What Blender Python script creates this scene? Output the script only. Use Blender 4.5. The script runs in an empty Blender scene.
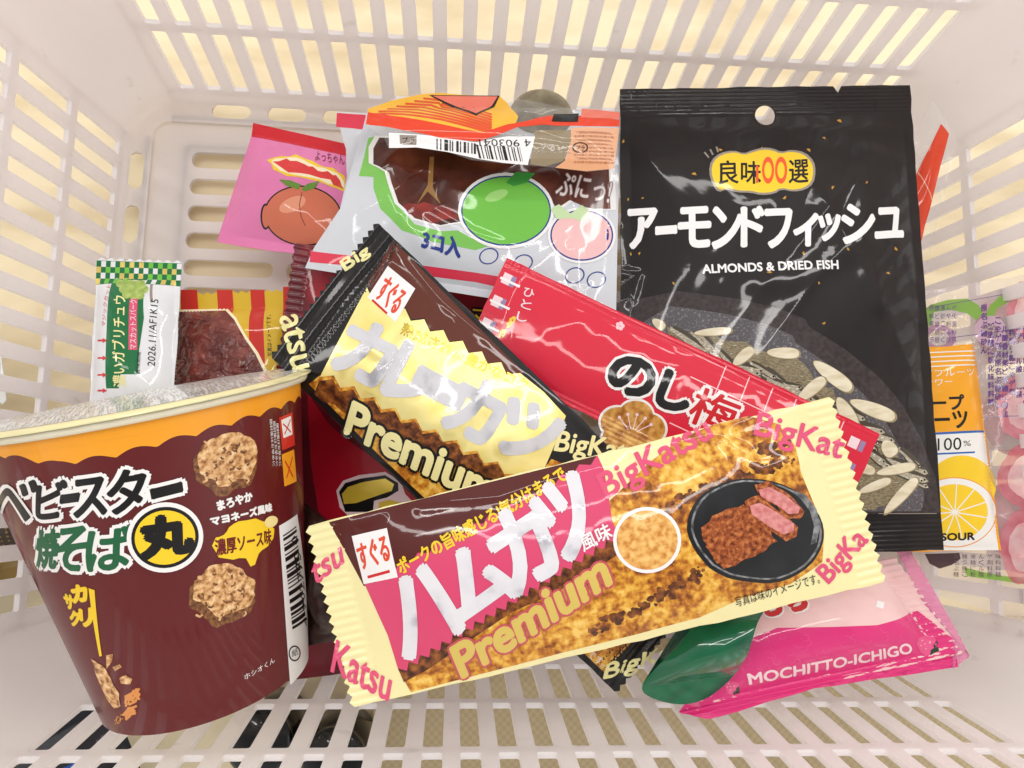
import bpy, math, random
import numpy as np
from mathutils import Vector, Matrix
from mathutils.geometry import tessellate_polygon

# ------------------------------------------------------------------ scene, camera
sc = bpy.context.scene
col = sc.collection
FPX = 760.0
CAM = np.array([-0.0372, -0.0559, 0.3591])
ROT = (0.14020, -0.07807, 0.01687)
def _rot(rx, ry, rz):
    c, s = math.cos, math.sin
    X = np.array([[1,0,0],[0,c(rx),-s(rx)],[0,s(rx),c(rx)]])
    Y = np.array([[c(ry),0,s(ry)],[0,1,0],[-s(ry),0,c(ry)]])
    Z = np.array([[c(rz),-s(rz),0],[s(rz),c(rz),0],[0,0,1]])
    return Z @ Y @ X
RM = _rot(*ROT)
def proj(P):
    q = (P - CAM) @ RM
    return np.stack([512 + FPX*q[:,0]/-q[:,2], 384 - FPX*q[:,1]/-q[:,2]], 1)
def at(px, py, z):
    d = RM @ np.array([(px-512)/FPX, (384-py)/FPX, -1.0])
    return CAM + d*((z-CAM[2])/d[2])

# ------------------------------------------------------------------ materials
def lin(c):
    return tuple(((x/255)/12.92 if x/255 <= .04045 else ((x/255+.055)/1.055)**2.4) for x in c)
_mats = {}
def mat(name, rgb, rough=.4, metal=0.0, coat=.5, var=None, scale=.5, bump=.12, detail=3, trans=0.0,
        bscale=.05, bdist=.0008, stretch=(1,1,1), rot=0.0, contrast=(.35,.65), coatrough=.05, ior=1.5, low=0):
    """printed film, procedural: base colour, optional second colour mixed by noise in the print's own millimetres, glossy coat"""
    if name in _mats: return _mats[name]
    m = bpy.data.materials.new(name); m.use_nodes = True
    nt = m.node_tree; N = nt.nodes; L = nt.links
    b = N['Principled BSDF']
    b.inputs['Base Color'].default_value = (*lin(rgb), 1)
    b.inputs['Roughness'].default_value = rough
    b.inputs['Metallic'].default_value = metal
    b.inputs['Coat Weight'].default_value = coat
    b.inputs['Coat Roughness'].default_value = coatrough
    b.inputs['IOR'].default_value = ior
    b.inputs['Specular IOR Level'].default_value = .18 if not metal else .5
    uv = N.new('ShaderNodeUVMap')
    if var is not None:
        mp = N.new('ShaderNodeMapping'); mp.inputs['Scale'].default_value = stretch
        mp.inputs['Rotation'].default_value = (0,0,rot)
        L.new(uv.outputs[0], mp.inputs[0])
        nz = N.new('ShaderNodeTexNoise'); nz.inputs['Scale'].default_value = scale; nz.inputs['Detail'].default_value = detail
        L.new(mp.outputs[0], nz.inputs['Vector'])
        cr = N.new('ShaderNodeValToRGB')
        cols = [rgb] + (var if isinstance(var, list) else [var])
        e = cr.color_ramp.elements
        n = len(cols)
        for i, c in enumerate(cols):
            p = contrast[0] + (contrast[1]-contrast[0])*i/(n-1)
            el = e[i] if i < 2 else e.new(p)
            el.position = p; el.color = (*lin(c), 1)
        if low:          # large soft patches over the fine grain
            n3 = N.new('ShaderNodeTexNoise'); n3.inputs['Scale'].default_value = scale*.17; n3.inputs['Detail'].default_value = 2
            L.new(mp.outputs[0], n3.inputs['Vector']); mm = N.new('ShaderNodeMix'); mm.inputs[0].default_value = low
            L.new(nz.outputs['Fac'], mm.inputs[2]); L.new(n3.outputs['Fac'], mm.inputs[3]); L.new(mm.outputs[0], cr.inputs[0])
        else: L.new(nz.outputs['Fac'], cr.inputs[0])
        L.new(cr.outputs[0], b.inputs['Base Color'])
    if bump:
        n2 = N.new('ShaderNodeTexNoise'); n2.inputs['Scale'].default_value = bscale; n2.inputs['Detail'].default_value = 2.5
        n2.inputs['Distortion'].default_value = .6
        L.new(uv.outputs[0], n2.inputs['Vector'])
        bp = N.new('ShaderNodeBump'); bp.inputs['Strength'].default_value = bump; bp.inputs['Distance'].default_value = bdist
        L.new(n2.outputs['Fac'], bp.inputs['Height'])
        L.new(bp.outputs[0], b.inputs['Normal']); L.new(bp.outputs[0], b.inputs['Coat Normal'])
    if trans > 0:
        tr = N.new('ShaderNodeBsdfTransparent'); mx = N.new('ShaderNodeMixShader'); mx.inputs[0].default_value = trans
        fr = N.new('ShaderNodeFresnel'); fr.inputs['IOR'].default_value = 1.5
        # keep the gloss where the film mirrors a lamp: less see-through at grazing angles
        ma = N.new('ShaderNodeMath'); ma.operation = 'SUBTRACT'; ma.inputs[0].default_value = trans; ma.use_clamp = True
        L.new(fr.outputs[0], ma.inputs[1]); L.new(ma.outputs[0], mx.inputs[0])
        L.new(b.outputs[0], mx.inputs[1]); L.new(tr.outputs[0], mx.inputs[2])
        L.new(mx.outputs[0], N['Material Output'].inputs[0])
    _mats[name] = m
    return m

# ------------------------------------------------------------------ small numeric helpers
def vnoise(x, y, seed=0):
    xi = np.floor(x).astype(np.int64); yi = np.floor(y).astype(np.int64)
    xf = x-xi; yf = y-yi
    def h(a, b):
        n = (a*374761393 + b*668265263 + seed*1442695041) & 0x7fffffff
        n = ((n ^ (n >> 13))*1274126177) & 0x7fffffff
        return ((n ^ (n >> 16)) & 0xffff)/32767.5 - 1
    u = xf*xf*xf*(xf*(xf*6-15)+10); v = yf*yf*yf*(yf*(yf*6-15)+10)
    a = h(xi,yi); b = h(xi+1,yi); c = h(xi,yi+1); d = h(xi+1,yi+1)
    return a + (b-a)*u + (c-a)*v + (a-b-c+d)*u*v

def refine(V, T, L, guard=14):
    """split every triangle edge longer than L, consistently, until none is left"""
    V = np.asarray(V, float); T = np.asarray(T, int)
    for _ in range(guard):
        E = np.concatenate([T[:,[0,1]], T[:,[1,2]], T[:,[2,0]]])
        Es = np.sort(E, 1)
        U, inv = np.unique(Es, axis=0, return_inverse=True); inv = inv.ravel()
        ln = np.hypot(*(V[U[:,0]]-V[U[:,1]]).T)
        long = ln > L
        if not long.any(): break
        idx = np.full(len(U), -1); idx[long] = len(V) + np.arange(long.sum())
        V = np.concatenate([V, (V[U[long,0]]+V[U[long,1]])/2])
        n = len(T)
        M = np.stack([idx[inv[:n]], idx[inv[n:2*n]], idx[inv[2*n:]]], 1)
        cnt = (M >= 0).sum(1)
        out = [T[cnt == 0]]
        t = T[cnt == 3]; m = M[cnt == 3]
        out += [np.stack([t[:,0],m[:,0],m[:,2]],1), np.stack([m[:,0],t[:,1],m[:,1]],1), np.stack([m[:,2],m[:,1],t[:,2]],1), m]
        for k in range(3):
            r = [k,(k+1)%3,(k+2)%3]
            s = (cnt == 1) & (M[:,k] >= 0)
            t = T[s][:,r]; m = M[s,k]
            out += [np.stack([t[:,0],m,t[:,2]],1), np.stack([m,t[:,1],t[:,2]],1)]
            s = (cnt == 2) & (M[:,k] < 0)          # edge k unsplit
            t = T[s][:,r]; m1 = M[s][:,(k+1)%3]; m2 = M[s][:,(k+2)%3]
            out += [np.stack([t[:,0],t[:,1],m1],1), np.stack([t[:,0],m1,m2],1), np.stack([m2,m1,t[:,2]],1)]
        T = np.concatenate(out)
    return V, T

def fill(outer, holes=()):
    loops = [list(map(tuple, outer))] + [list(map(tuple, h)) for h in holes]
    flat = [p for l in loops for p in l]
    tr = tessellate_polygon([[Vector((p[0], p[1], 0)) for p in l] for l in loops])
    T = []
    A = np.array(flat)
    for t in tr:
        a, b, c = (A[i] for i in t)
        s = (b[0]-a[0])*(c[1]-a[1])-(b[1]-a[1])*(c[0]-a[0])
        if abs(s) < 1e-12: continue
        T.append(t if s > 0 else (t[0], t[2], t[1]))
    return A, np.array(T)

_glyph = {}
def glyphs(text, off=0.0, res=3):
    k = (text, off, res)
    if k not in _glyph:
        cu = bpy.data.curves.new('tmp', 'FONT'); cu.body = text; cu.size = 1; cu.offset = off
        cu.resolution_u = res; cu.fill_mode = 'FRONT'
        ob = bpy.data.objects.new('tmp', cu); col.objects.link(ob)
        bpy.context.view_layer.update()
        dg = bpy.context.evaluated_depsgraph_get()
        me = ob.evaluated_get(dg).to_mesh(); me.calc_loop_triangles()
        V = np.zeros(len(me.vertices)*3); me.vertices.foreach_get('co', V); V = V.reshape(-1,3)[:,:2].copy()
        T = np.zeros(len(me.loop_triangles)*3, int); me.loop_triangles.foreach_get('vertices', T); T = T.reshape(-1,3).copy()
        s = (V[T[:,1],0]-V[T[:,0],0])*(V[T[:,2],1]-V[T[:,0],1])-(V[T[:,1],1]-V[T[:,0],1])*(V[T[:,2],0]-V[T[:,0],0])
        T[s < 0] = T[s < 0][:,[0,2,1]]; T = T[np.abs(s) > 1e-9]
        ob.evaluated_get(dg).to_mesh_clear()
        bpy.data.objects.remove(ob); bpy.data.curves.remove(cu)
        mn = V.min(0); mx = V.max(0)
        _glyph[k] = (V-mn, T, mx-mn)
    return _glyph[k]

# ------------------------------------------------------------------ surfaces
class Surf:
    """a film surface: four corners in space (top-left, top-right, bottom-right, bottom-left), print coordinates in mm, a height field in mm"""
    def __init__(s, TL, TR, BR, BL, thick=6, seal=(0,0), seed=1, wr=.5, wl=14, pw=(3,2.4), rib=.0, extra=None, noside=False, pleat=False, crease=.0, bend=0):
        s.c = [np.asarray(p, float) for p in (TL,TR,BR,BL)]
        TL,TR,BR,BL = s.c
        s.U = 500*(np.linalg.norm(TR-TL)+np.linalg.norm(BR-BL))
        s.V = 500*(np.linalg.norm(TL-BL)+np.linalg.norm(TR-BR))
        n = np.cross((TR+BR-TL-BL), (TL+TR-BL-BR)); s.n = n/np.linalg.norm(n)
        s.thick, s.seal, s.seed, s.wr, s.wl, s.pw, s.rib, s.extra, s.crease, s.bend = thick, seal, seed, wr, wl, pw, rib, extra, crease, bend
        s.pleat = pleat; s.grid = None; s.noside = noside; s.ridges = []
    def prof(s, u, v):
        x = np.clip((u-s.seal[0])/(s.U-2*s.seal[0]), 0, 1); y = np.clip((v-s.seal[1])/(s.V-2*s.seal[1]), 0, 1)
        return (1-np.abs(2*x-1)**s.pw[0])*(1-np.abs(2*y-1)**s.pw[1])
    def height(s, u, v):
        p = s.prof(u, v)
        h = s.thick*p
        w = .25+.75*np.clip(p*3, 0, 1)
        for k, (ang, am, k1) in enumerate(((.5+s.seed % 5*.37, .7, 1.0), (1.9+s.seed % 3*.5, .5, .8), (2.8, .22, .4))):
            a_ = u*math.cos(ang)+v*math.sin(ang); b_ = v*math.cos(ang)-u*math.sin(ang)
            h = h + s.wr*am*w*vnoise(a_/(s.wl*k1)+k*5, b_/(s.wl*k1*4.5)+3, s.seed+k)
        if s.crease:
            a = vnoise((u+.5*v)/20+3, (v-.5*u)/75, s.seed+9); b = vnoise((u-.8*v)/16, (v+.8*u)/70+5, s.seed+11)
            h = h - s.crease*w*(np.sqrt(a*a+.006) + .55*np.sqrt(b*b+.006))
        if s.bend: h = h + s.bend*np.sin(np.pi*u/s.U)
        if s.rib and s.seal[0] and not s.noside:
            d = np.clip((s.seal[0]-np.minimum(u, s.U-u))/2, 0, 1)
            h = h + s.rib*d*(np.sin(2*np.pi*v/2.6) if not s.pleat else np.sin(2*np.pi*(u+.03*v)/5.2+.6*np.sin(v/14)))
        if s.rib and s.seal[1]:
            d = np.clip((s.seal[1]-np.minimum(v, s.V-v))/2, 0, 1)
            h = h + s.rib*d*np.sin(2*np.pi*v/1.7)
        if s.extra: h = h + s.extra(u, v)
        for A_, sg, pl in s.ridges:
            d2 = np.full(u.shape, 1e9)
            for (x0, y0), (x1, y1) in zip(pl[:-1], pl[1:]):
                dx, dy = x1-x0, y1-y0; q = np.clip(((u-x0)*dx+(v-y0)*dy)/(dx*dx+dy*dy+1e-9), 0, 1)
                d2 = np.minimum(d2, (u-x0-q*dx)**2+(v-y0-q*dy)**2)
            h = h + A_*np.exp(-d2/(2*sg*sg))
        return h
    def base(s, u, v):
        a = (u/s.U)[:,None]; b = (v/s.V)[:,None]
        TL,TR,BR,BL = s.c
        return BL*(1-a)*(1-b)+BR*a*(1-b)+TR*a*b+TL*(1-a)*b
    def raw(s, u, v):
        return s.base(u, v) + s.n*(s.height(u, v)/1000)[:,None]
    def frame(s, u, v):
        e = .25
        du = s.raw(u+e, v)-s.raw(u-e, v); dv = s.raw(u, v+e)-s.raw(u, v-e)
        n = np.cross(du, dv); return n/np.linalg.norm(n, axis=1)[:,None]
    def pos(s, UV, h=0.0):
        u, v = UV[:,0], UV[:,1]
        n = s.frame(u, v)
        return s.raw(u, v)+n*(h/1000), n
    def crease_at(s, pts, A_=.6, sg=2.3):
        """a fold in the film along pixel points"""
        q = s.inv(pts)
        k = np.linspace(0, len(q)-1, 4*len(q)); k0 = np.minimum(k.astype(int), len(q)-2); fr = (k-k0)[:,None]
        s.ridges.append((A_, sg, [tuple(x) for x in q[k0]*(1-fr)+q[k0+1]*fr])); s.grid = None
    def back(s, UV):
        u, v = UV[:,0], UV[:,1]
        return s.base(u, v) - s.n*((s.thick*s.prof(u, v)+.25)/1000)[:,None]
    def inv(s, pts):
        """photo pixels -> print millimetres on this film"""
        pts = np.asarray(pts, float).reshape(-1, 2)
        if s.grid is None:
            a, b = np.meshgrid(np.linspace(-.15,1.15,66)*s.U, np.linspace(-.15,1.15,66)*s.V)
            s.grid = np.stack([a.ravel(), b.ravel()], 1); s.gp = proj(s.raw(s.grid[:,0], s.grid[:,1]))
        i = np.argmin(((pts[:,None,:]-s.gp[None])**2).sum(2), 1)
        q = s.grid[i].copy()
        for _ in range(6):
            p0 = proj(s.raw(q[:,0], q[:,1])); e = 1.0
            pu = (proj(s.raw(q[:,0]+e, q[:,1]))-proj(s.raw(q[:,0]-e, q[:,1])))/(2*e)
            pv = (proj(s.raw(q[:,0], q[:,1]+e))-proj(s.raw(q[:,0], q[:,1]-e)))/(2*e)
            d = pts-p0
            det = pu[:,0]*pv[:,1]-pu[:,1]*pv[:,0]
            det = np.where(np.abs(det) < 1e-3, 1e-3, det)
            st = np.stack([(d[:,0]*pv[:,1]-d[:,1]*pv[:,0])/det, (pu[:,0]*d[:,1]-pu[:,1]*d[:,0])/det], 1)
            q = q + np.clip(st, -6, 6)
        return q

class Part:
    """collects printed pieces on a surface and links them as one mesh"""
    def __init__(s, surf, L=1.8):
        s.s = surf; s.L = L; s.V = []; s.N = []; s.T = []; s.UV = []; s.M = []; s.mats = []; s.n = 0
    def mi(s, m):
        if m not in s.mats: s.mats.append(m)
        return s.mats.index(m)
    clip = None
    def tri(s, V, T, m, lv, L=None):
        V, T = refine(V, T, L or s.L)
        if s.clip is not None:
            c = V[T].mean(1); b = s.clip
            T = T[(c[:,0] > b[0]) & (c[:,0] < b[1]) & (c[:,1] > b[2]) & (c[:,1] < b[3])]
            if not len(T): return
        P, N = s.s.pos(V, .1+lv*.045)
        s.push(P, N, V, T, m)
    def copies(s, V, T, m, offs, lv):
        V, T = refine(V, T, 3)
        if s.clip is not None:
            c = V[T].mean(1); b = s.clip
            T = T[(c[:,0] > b[0]) & (c[:,0] < b[1]) & (c[:,1] > b[2]) & (c[:,1] < b[3])]
            if not len(T): return
        N = s.s.frame(V[:,0], V[:,1])
        for k, o in enumerate(offs):
            W = V+o
            s.push(s.s.raw(W[:,0], W[:,1])+N*((.1+(lv+k*.05)*.045)/1000), N, W, T, m)
    def push(s, P, N, UV, T, m):
        s.V.append(P); s.N.append(N); s.UV.append(UV); s.T.append(T+s.n); s.M.append(np.full(len(T), s.mi(m))); s.n += len(P)
    # --- everything below takes photo pixels unless mm=True
    def poly(s, pts, m, lv=1, holes=(), mm=False):
        c = (lambda p: np.asarray(p, float)) if mm else s.s.inv
        V, T = fill(c(pts), [c(h) for h in holes]); s.tri(V, T, m, lv)
    def polym(s, uv, m, lv=1, holes=()): s.poly(uv, m, lv, holes, True)
    def line(s, pts, w, m, lv=2):
        """a stroke of width w mm along pixel points"""
        q = s.s.inv(pts); s.linem(q, w, m, lv)
    def linem(s, q, w, m, lv=2):
        q = np.asarray(q, float); d = np.gradient(q, axis=0); d /= np.maximum(np.hypot(*d.T)[:,None], 1e-9)
        n = np.stack([-d[:,1], d[:,0]], 1)*w/2
        V = np.concatenate([q+n, q-n]); k = len(q)
        T = [(i+k, i+1+k, i+1) for i in range(k-1)]+[(i+k, i+1, i) for i in range(k-1)]
        s.tri(V, np.array(T), m, lv)
    def ell(s, c, r, m, lv=1, rot=0, n=40, hole=None, jit=0, seed=0):
        """ellipse of pixel centre c and radii r, optional ring (hole = inner fraction)"""
        a = np.linspace(0, 2*np.pi, n, endpoint=False)
        rr = 1+jit*(vnoise(6+2.4*np.cos(a)+seed*7, 6+2.4*np.sin(a), seed)+.35*vnoise(a*5, a*0+seed, seed)) if jit else 1
        def loop(f):
            x = r[0]*f*rr*np.cos(a); y = r[1]*f*rr*np.sin(a); t = math.radians(rot)
            return np.stack([c[0]+x*math.cos(t)-y*math.sin(t), c[1]+x*math.sin(t)+y*math.cos(t)], 1)
        s.poly(loop(1), m, lv, [loop(hole)] if hole else ())
    def txt(s, t, BL, BR, TL, m, lv=6, off=.02, out=None, res=3, rnd=0, mm=False):
        """text fitted to the box BL-BR-TL; out = (material, mm) contour; rnd = mm of rounding in its own colour"""
        V, T, sz = glyphs(t, 0.0, res)
        p = np.array([BL, BR, TL], float) if mm else s.s.inv([BL, BR, TL])
        rnd = rnd + off*np.hypot(*(p[2]-p[0]))*.8
        if rnd < .05: rnd = 0
        ax = (p[1]-p[0])/sz[0]; ay = (p[2]-p[0])/sz[1]
        W = p[0]+V[:,:1]*ax+V[:,1:]*ay
        if np.cross(ax, ay) < 0: T = T[:,[0,2,1]]
        def ring(r, mm_, lv_, n):
            s.copies(W, T, mm_, [np.array([math.cos(2*math.pi*k/n), math.sin(2*math.pi*k/n)])*r for k in range(n)], lv_)
        if out: ring(out[1]+rnd, out[0], lv-1.2, 10)
        if rnd: ring(rnd, m, lv-.5, 8 if rnd > .4 else 5)
        s.tri(W, T, m, lv+.1)
    def barcode(s, A, B, C_, m, n=26, lv=3, seed=3):
        """bars between the edges A->B, swept towards C_ (pixels; A-B is the bar direction)"""
        A, B, C_ = (np.array(x, float) for x in (A, B, C_))
        r = random.Random(seed); x = 0.0
        while x < 1:
            w = r.choice([.5, .5, 1, 1.5])/n
            p = A+(C_-A)*x; q = B+(C_-A)*x; p2 = A+(C_-A)*min(x+w, 1); q2 = B+(C_-A)*min(x+w, 1)
            s.poly([p, q, q2, p2], m, lv)
            x += w+r.choice([.5, .6, 1, 1.2])/n
    def build(s, name, parent=None):
        V = np.concatenate(s.V); N = np.concatenate(s.N); UV = np.concatenate(s.UV); T = np.concatenate(s.T); M = np.concatenate(s.M)
        return mesh(name, V, T, N, UV, M, s.mats, parent)

def mesh(name, V, T, N=None, UV=None, M=None, mats=(), parent=None):
    me = bpy.data.meshes.new(name)
    me.vertices.add(len(V)); me.vertices.foreach_set('co', np.asarray(V, float).ravel())
    k = len(T); w = len(T[0])
    me.loops.add(k*w); me.loops.foreach_set('vertex_index', np.asarray(T).ravel())
    me.polygons.add(k); me.polygons.foreach_set('loop_start', np.arange(k)*w); me.polygons.foreach_set('loop_total', np.full(k, w))
    for m in mats: me.materials.append(m)
    if M is not None: me.polygons.foreach_set('material_index', np.asarray(M, int))
    me.polygons.foreach_set('use_smooth', np.ones(k, bool))
    if UV is not None:
        l = me.uv_layers.new(name='UVMap'); l.data.foreach_set('uv', np.asarray(UV)[np.asarray(T).ravel()].ravel())
    me.update()
    if N is not None: me.normals_split_custom_set_from_vertices(np.asarray(N).tolist())
    ob = bpy.data.objects.new(name, me); col.objects.link(ob)
    if parent is not None: ob.parent = parent; ob.matrix_parent_inverse = Matrix.Translation(-parent.location)
    return ob

def thing(name, label, cat, loc=(0,0,0), group=None):
    o = bpy.data.objects.new(name, None); col.objects.link(o); o.location = Vector([float(x) for x in loc]); o.empty_display_size = .01
    return tag(o, label, cat, group)
def tag(o, label, cat, group=None, kind=None):
    if label: o['label'] = label
    if cat: o['category'] = cat
    if group: o['group'] = group
    if kind: o['kind'] = kind
    return o

def outline(sf, teeth=(False, False, False, False), pitch=3.2, amp=1.4, wob=.3, u0=0, u1=None, v0=0, v1=None):
    """film outline in mm; teeth = (left, right, bottom, top) zig-zag cut ends"""
    U, V = (sf.U if u1 is None else u1), (sf.V if v1 is None else v1)
    r = random.Random(sf.seed+17)
    def side(p, q, t, nrm):
        p = np.array(p, float); q = np.array(q, float); L = np.hypot(*(q-p)); o = []
        if t:
            n = max(3, int(L/pitch))
            for i in range(n):
                o.append(p+(q-p)*i/n); o.append(p+(q-p)*(i+.5)/n+np.array(nrm)*amp)
        else:
            n = max(1, int(L/6))
            for i in range(n): o.append(p+(q-p)*i/n+(np.array(nrm)*r.uniform(-wob, wob) if i else 0))
        return o
    return np.array(side((u0,v0),(U,v0),teeth[2],(0,-1))+side((U,v0),(U,V),teeth[1],(1,0))+side((U,V),(u0,V),teeth[3],(0,1))+side((u0,V),(u0,v0),teeth[0],(-1,0)))

def backing(sf, out, m, name, parent, holes=()):
    V, T = fill(out, holes); V, T = refine(V, T, 4)
    P = sf.back(V)
    return mesh(name, P, T[:,::-1], None, V, None, [m], parent)

def smooth(pts, n=2):
    p = np.asarray(pts, float)
    for _ in range(n):
        q = np.roll(p, -1, 0); p = np.stack([p*.75+q*.25, p*.25+q*.75], 1).reshape(-1, 2)
    return [tuple(x) for x in p]

def zig(p, q, n, amp):
    """zig-zag points from p to q (pixels), teeth pushed to the right of travel"""
    p = np.array(p, float); q = np.array(q, float); d = (q-p); nn = np.array([-d[1], d[0]])/np.hypot(*d)
    o = []
    for i in range(n): o += [tuple(p+d*i/n), tuple(p+d*(i+.5)/n+nn*amp)]
    return o+[tuple(q)]

def crop(s, ox, oy):
    def f(*a):
        if len(a) == 2: return (ox+a[0]/s, oy+a[1]/s)
        return [(ox+x/s, oy+y/s) for x, y in a[0]]
    return f
WORLD = 1.32
PLASTIC = (252, 248, 248)
LAMPS = [
    ('ceiling_lamp', (-.95, .4, 2.4), (0, 0, 0), .09, 2.4, 10),
    ('ceiling_lamp', (.95, .7, 2.4), (0, 0, 0), .09, 2.4, 13),
    ('ceiling_lamp', (.2, 1.5, 2.2), (0, 0, 0), 2.2, .08, 10),
    ('ceiling_lamp', (-.2, .55, 2.4), (0, 0, 0), 1.6, .05, 5),
]
EXPO = .15
# ------------------------------------------------------------------ camera, world, lamps
cd = bpy.data.cameras.new('camera'); cam = bpy.data.objects.new('camera', cd); col.objects.link(cam)
cam.location = CAM.tolist(); cam.rotation_euler = ROT; cd.sensor_width = 36; cd.lens = FPX/1024*36; cd.clip_start = .01; cd.clip_end = 50
sc.camera = cam
sc.view_settings.view_transform = 'Standard'; sc.view_settings.look = 'None'; sc.view_settings.exposure = EXPO; sc.view_settings.gamma = 1
w = bpy.data.worlds.new('World'); sc.world = w; w.use_nodes = True
bg = w.node_tree.nodes['Background']; bg.inputs[0].default_value = (1.0, .975, .96, 1); bg.inputs[1].default_value = WORLD
# the room: paler walls and shelves all round, a darker ceiling overhead
wn = w.node_tree; tcw = wn.nodes.new('ShaderNodeTexCoord'); sx = wn.nodes.new('ShaderNodeSeparateXYZ'); rw = wn.nodes.new('ShaderNodeValToRGB')
wn.links.new(tcw.outputs['Generated'], sx.inputs[0]); wn.links.new(sx.outputs['Z'], rw.inputs[0]); wn.links.new(rw.outputs[0], bg.inputs[0])
rw.color_ramp.elements[0].position = .35; rw.color_ramp.elements[0].color = (1.0, .985, .975, 1)
rw.color_ramp.elements[1].position = .85; rw.color_ramp.elements[1].color = (.27, .265, .26, 1)
def lamp(name, loc, aim, sx, sy, power, colr=(1, .97, .93)):
    l = bpy.data.lights.new(name, 'AREA'); l.shape = 'RECTANGLE'; l.size = sx; l.size_y = sy; l.energy = power; l.color = colr
    o = bpy.data.objects.new(name, l); col.objects.link(o); o.location = loc
    d = Vector(aim)-Vector(loc); o.rotation_euler = d.to_track_quat('-Z', 'Y').to_euler()
    return o
for a in LAMPS: lamp(*a)

# ------------------------------------------------------------------ ground
g = bpy.data.materials.new('cream_table'); g.use_nodes = True
N = g.node_tree.nodes; Lk = g.node_tree.links; b = N['Principled BSDF']
tc = N.new('ShaderNodeTexCoord'); nz = N.new('ShaderNodeTexNoise'); nz.inputs['Scale'].default_value = 9; nz.inputs['Detail'].default_value = 4
mp = N.new('ShaderNodeMapping'); mp.inputs['Scale'].default_value = (1, 3, 1); mp.inputs['Rotation'].default_value = (0,0,.5)
cr = N.new('ShaderNodeValToRGB'); cr.color_ramp.elements[0].color = (*lin((206,184,142)),1); cr.color_ramp.elements[1].color = (*lin((240,224,188)),1)
cr.color_ramp.elements[0].position = .3; cr.color_ramp.elements[1].position = .52
Lk.new(tc.outputs['Object'], mp.inputs[0]); Lk.new(mp.outputs[0], nz.inputs[0]); Lk.new(nz.outputs['Fac'], cr.inputs[0]); Lk.new(cr.outputs[0], b.inputs[0])
b.inputs['Roughness'].default_value = .45
GZ = -.008
o = mesh('floor', np.array([(-3,-3,GZ),(3,-3,GZ),(3,3,GZ),(-3,3,GZ)]), np.array([(0,1,2,3)]), mats=[g]); tag(o, None, None, kind='structure')
# woven mat before the near wall
wv = bpy.data.materials.new('woven_beige'); wv.use_nodes = True; N = wv.node_tree.nodes; Lk = wv.node_tree.links; b = N['Principled BSDF']
tc = N.new('ShaderNodeTexCoord'); ck = N.new('ShaderNodeTexChecker'); ck.inputs['Scale'].default_value = 520
ck.inputs['Color1'].default_value = (*lin((190,172,136)),1); ck.inputs['Color2'].default_value = (*lin((180,162,126)),1)
Lk.new(tc.outputs['Object'], ck.inputs[0]); Lk.new(ck.outputs[0], b.inputs[0]); b.inputs['Roughness'].default_value = .8

# ------------------------------------------------------------------ shopping basket
def plastic():
    m = bpy.data.materials.new('white_translucent_plastic'); m.use_nodes = True; nt = m.node_tree; N = nt.nodes; L = nt.links
    b = N['Principled BSDF']; b.inputs['Base Color'].default_value = (*lin(PLASTIC), 1); b.inputs['Roughness'].default_value = .32
    b.inputs['Coat Weight'].default_value = .25; b.inputs['Coat Roughness'].default_value = .12
    tc = N.new('ShaderNodeTexCoord'); nz = N.new('ShaderNodeTexNoise'); nz.inputs['Scale'].default_value = 6; nz.inputs['Detail'].default_value = 6
    cr = N.new('ShaderNodeValToRGB'); e = cr.color_ramp.elements
    e[0].position = .3; e[0].color = (*lin(tuple(x-9 for x in PLASTIC)), 1); e[1].position = .6; e[1].color = (*lin(PLASTIC), 1)
    L.new(tc.outputs['Object'], nz.inputs[0]); L.new(nz.outputs['Fac'], cr.inputs[0]); L.new(cr.outputs[0], b.inputs['Base Color'])
    n2 = N.new('ShaderNodeTexNoise'); n2.inputs['Scale'].default_value = 60; n2.inputs['Detail'].default_value = 6; bp = N.new('ShaderNodeBump'); bp.inputs['Strength'].default_value = .12; bp.inputs['Distance'].default_value = .002
    L.new(tc.outputs['Object'], n2.inputs[0]); L.new(n2.outputs['Fac'], bp.inputs['Height']); L.new(bp.outputs[0], b.inputs['Normal']); L.new(bp.outputs[0], b.inputs['Coat Normal'])
    # scuffs: sparse thin darker scratches in the plastic
    ms = N.new('ShaderNodeMapping'); ms.inputs['Scale'].default_value = (14, 60, 30); ms.inputs['Rotation'].default_value = (.4,.3,.7); sn = N.new('ShaderNodeTexNoise'); sn.inputs['Scale'].default_value = 3.2; sn.inputs['Detail'].default_value = 8
    sr = N.new('ShaderNodeValToRGB'); sr.color_ramp.elements[0].position = .66; sr.color_ramp.elements[1].position = .74
    sm = N.new('ShaderNodeMix'); sm.data_type = 'RGBA'; sf_ = N.new('ShaderNodeMath'); sf_.operation = 'MULTIPLY'; sf_.inputs[1].default_value = .35
    L.new(tc.outputs['Object'], ms.inputs[0]); L.new(ms.outputs[0], sn.inputs[0]); L.new(sn.outputs['Fac'], sr.inputs[0]); L.new(sr.outputs[0], sf_.inputs[0]); L.new(sf_.outputs[0], sm.inputs[0])
    L.new(cr.outputs[0], sm.inputs[6]); sm.inputs[7].default_value = (*lin((150,140,130)), 1); L.new(sm.outputs[2], b.inputs['Base Color'])
    t = N.new('ShaderNodeBsdfTranslucent'); t.inputs[0].default_value = (*lin(PLASTIC), 1)
    mx = N.new('ShaderNodeMixShader'); mx.inputs[0].default_value = .5
    L.new(b.outputs[0], mx.inputs[1]); L.new(t.outputs[0], mx.inputs[2]); L.new(mx.outputs[0], N['Material Output'].inputs[0])
    return m
PL = plastic()
A, B, RC, TAP, X0 = .1955, .1325, .022, .12, -.0035
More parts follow.
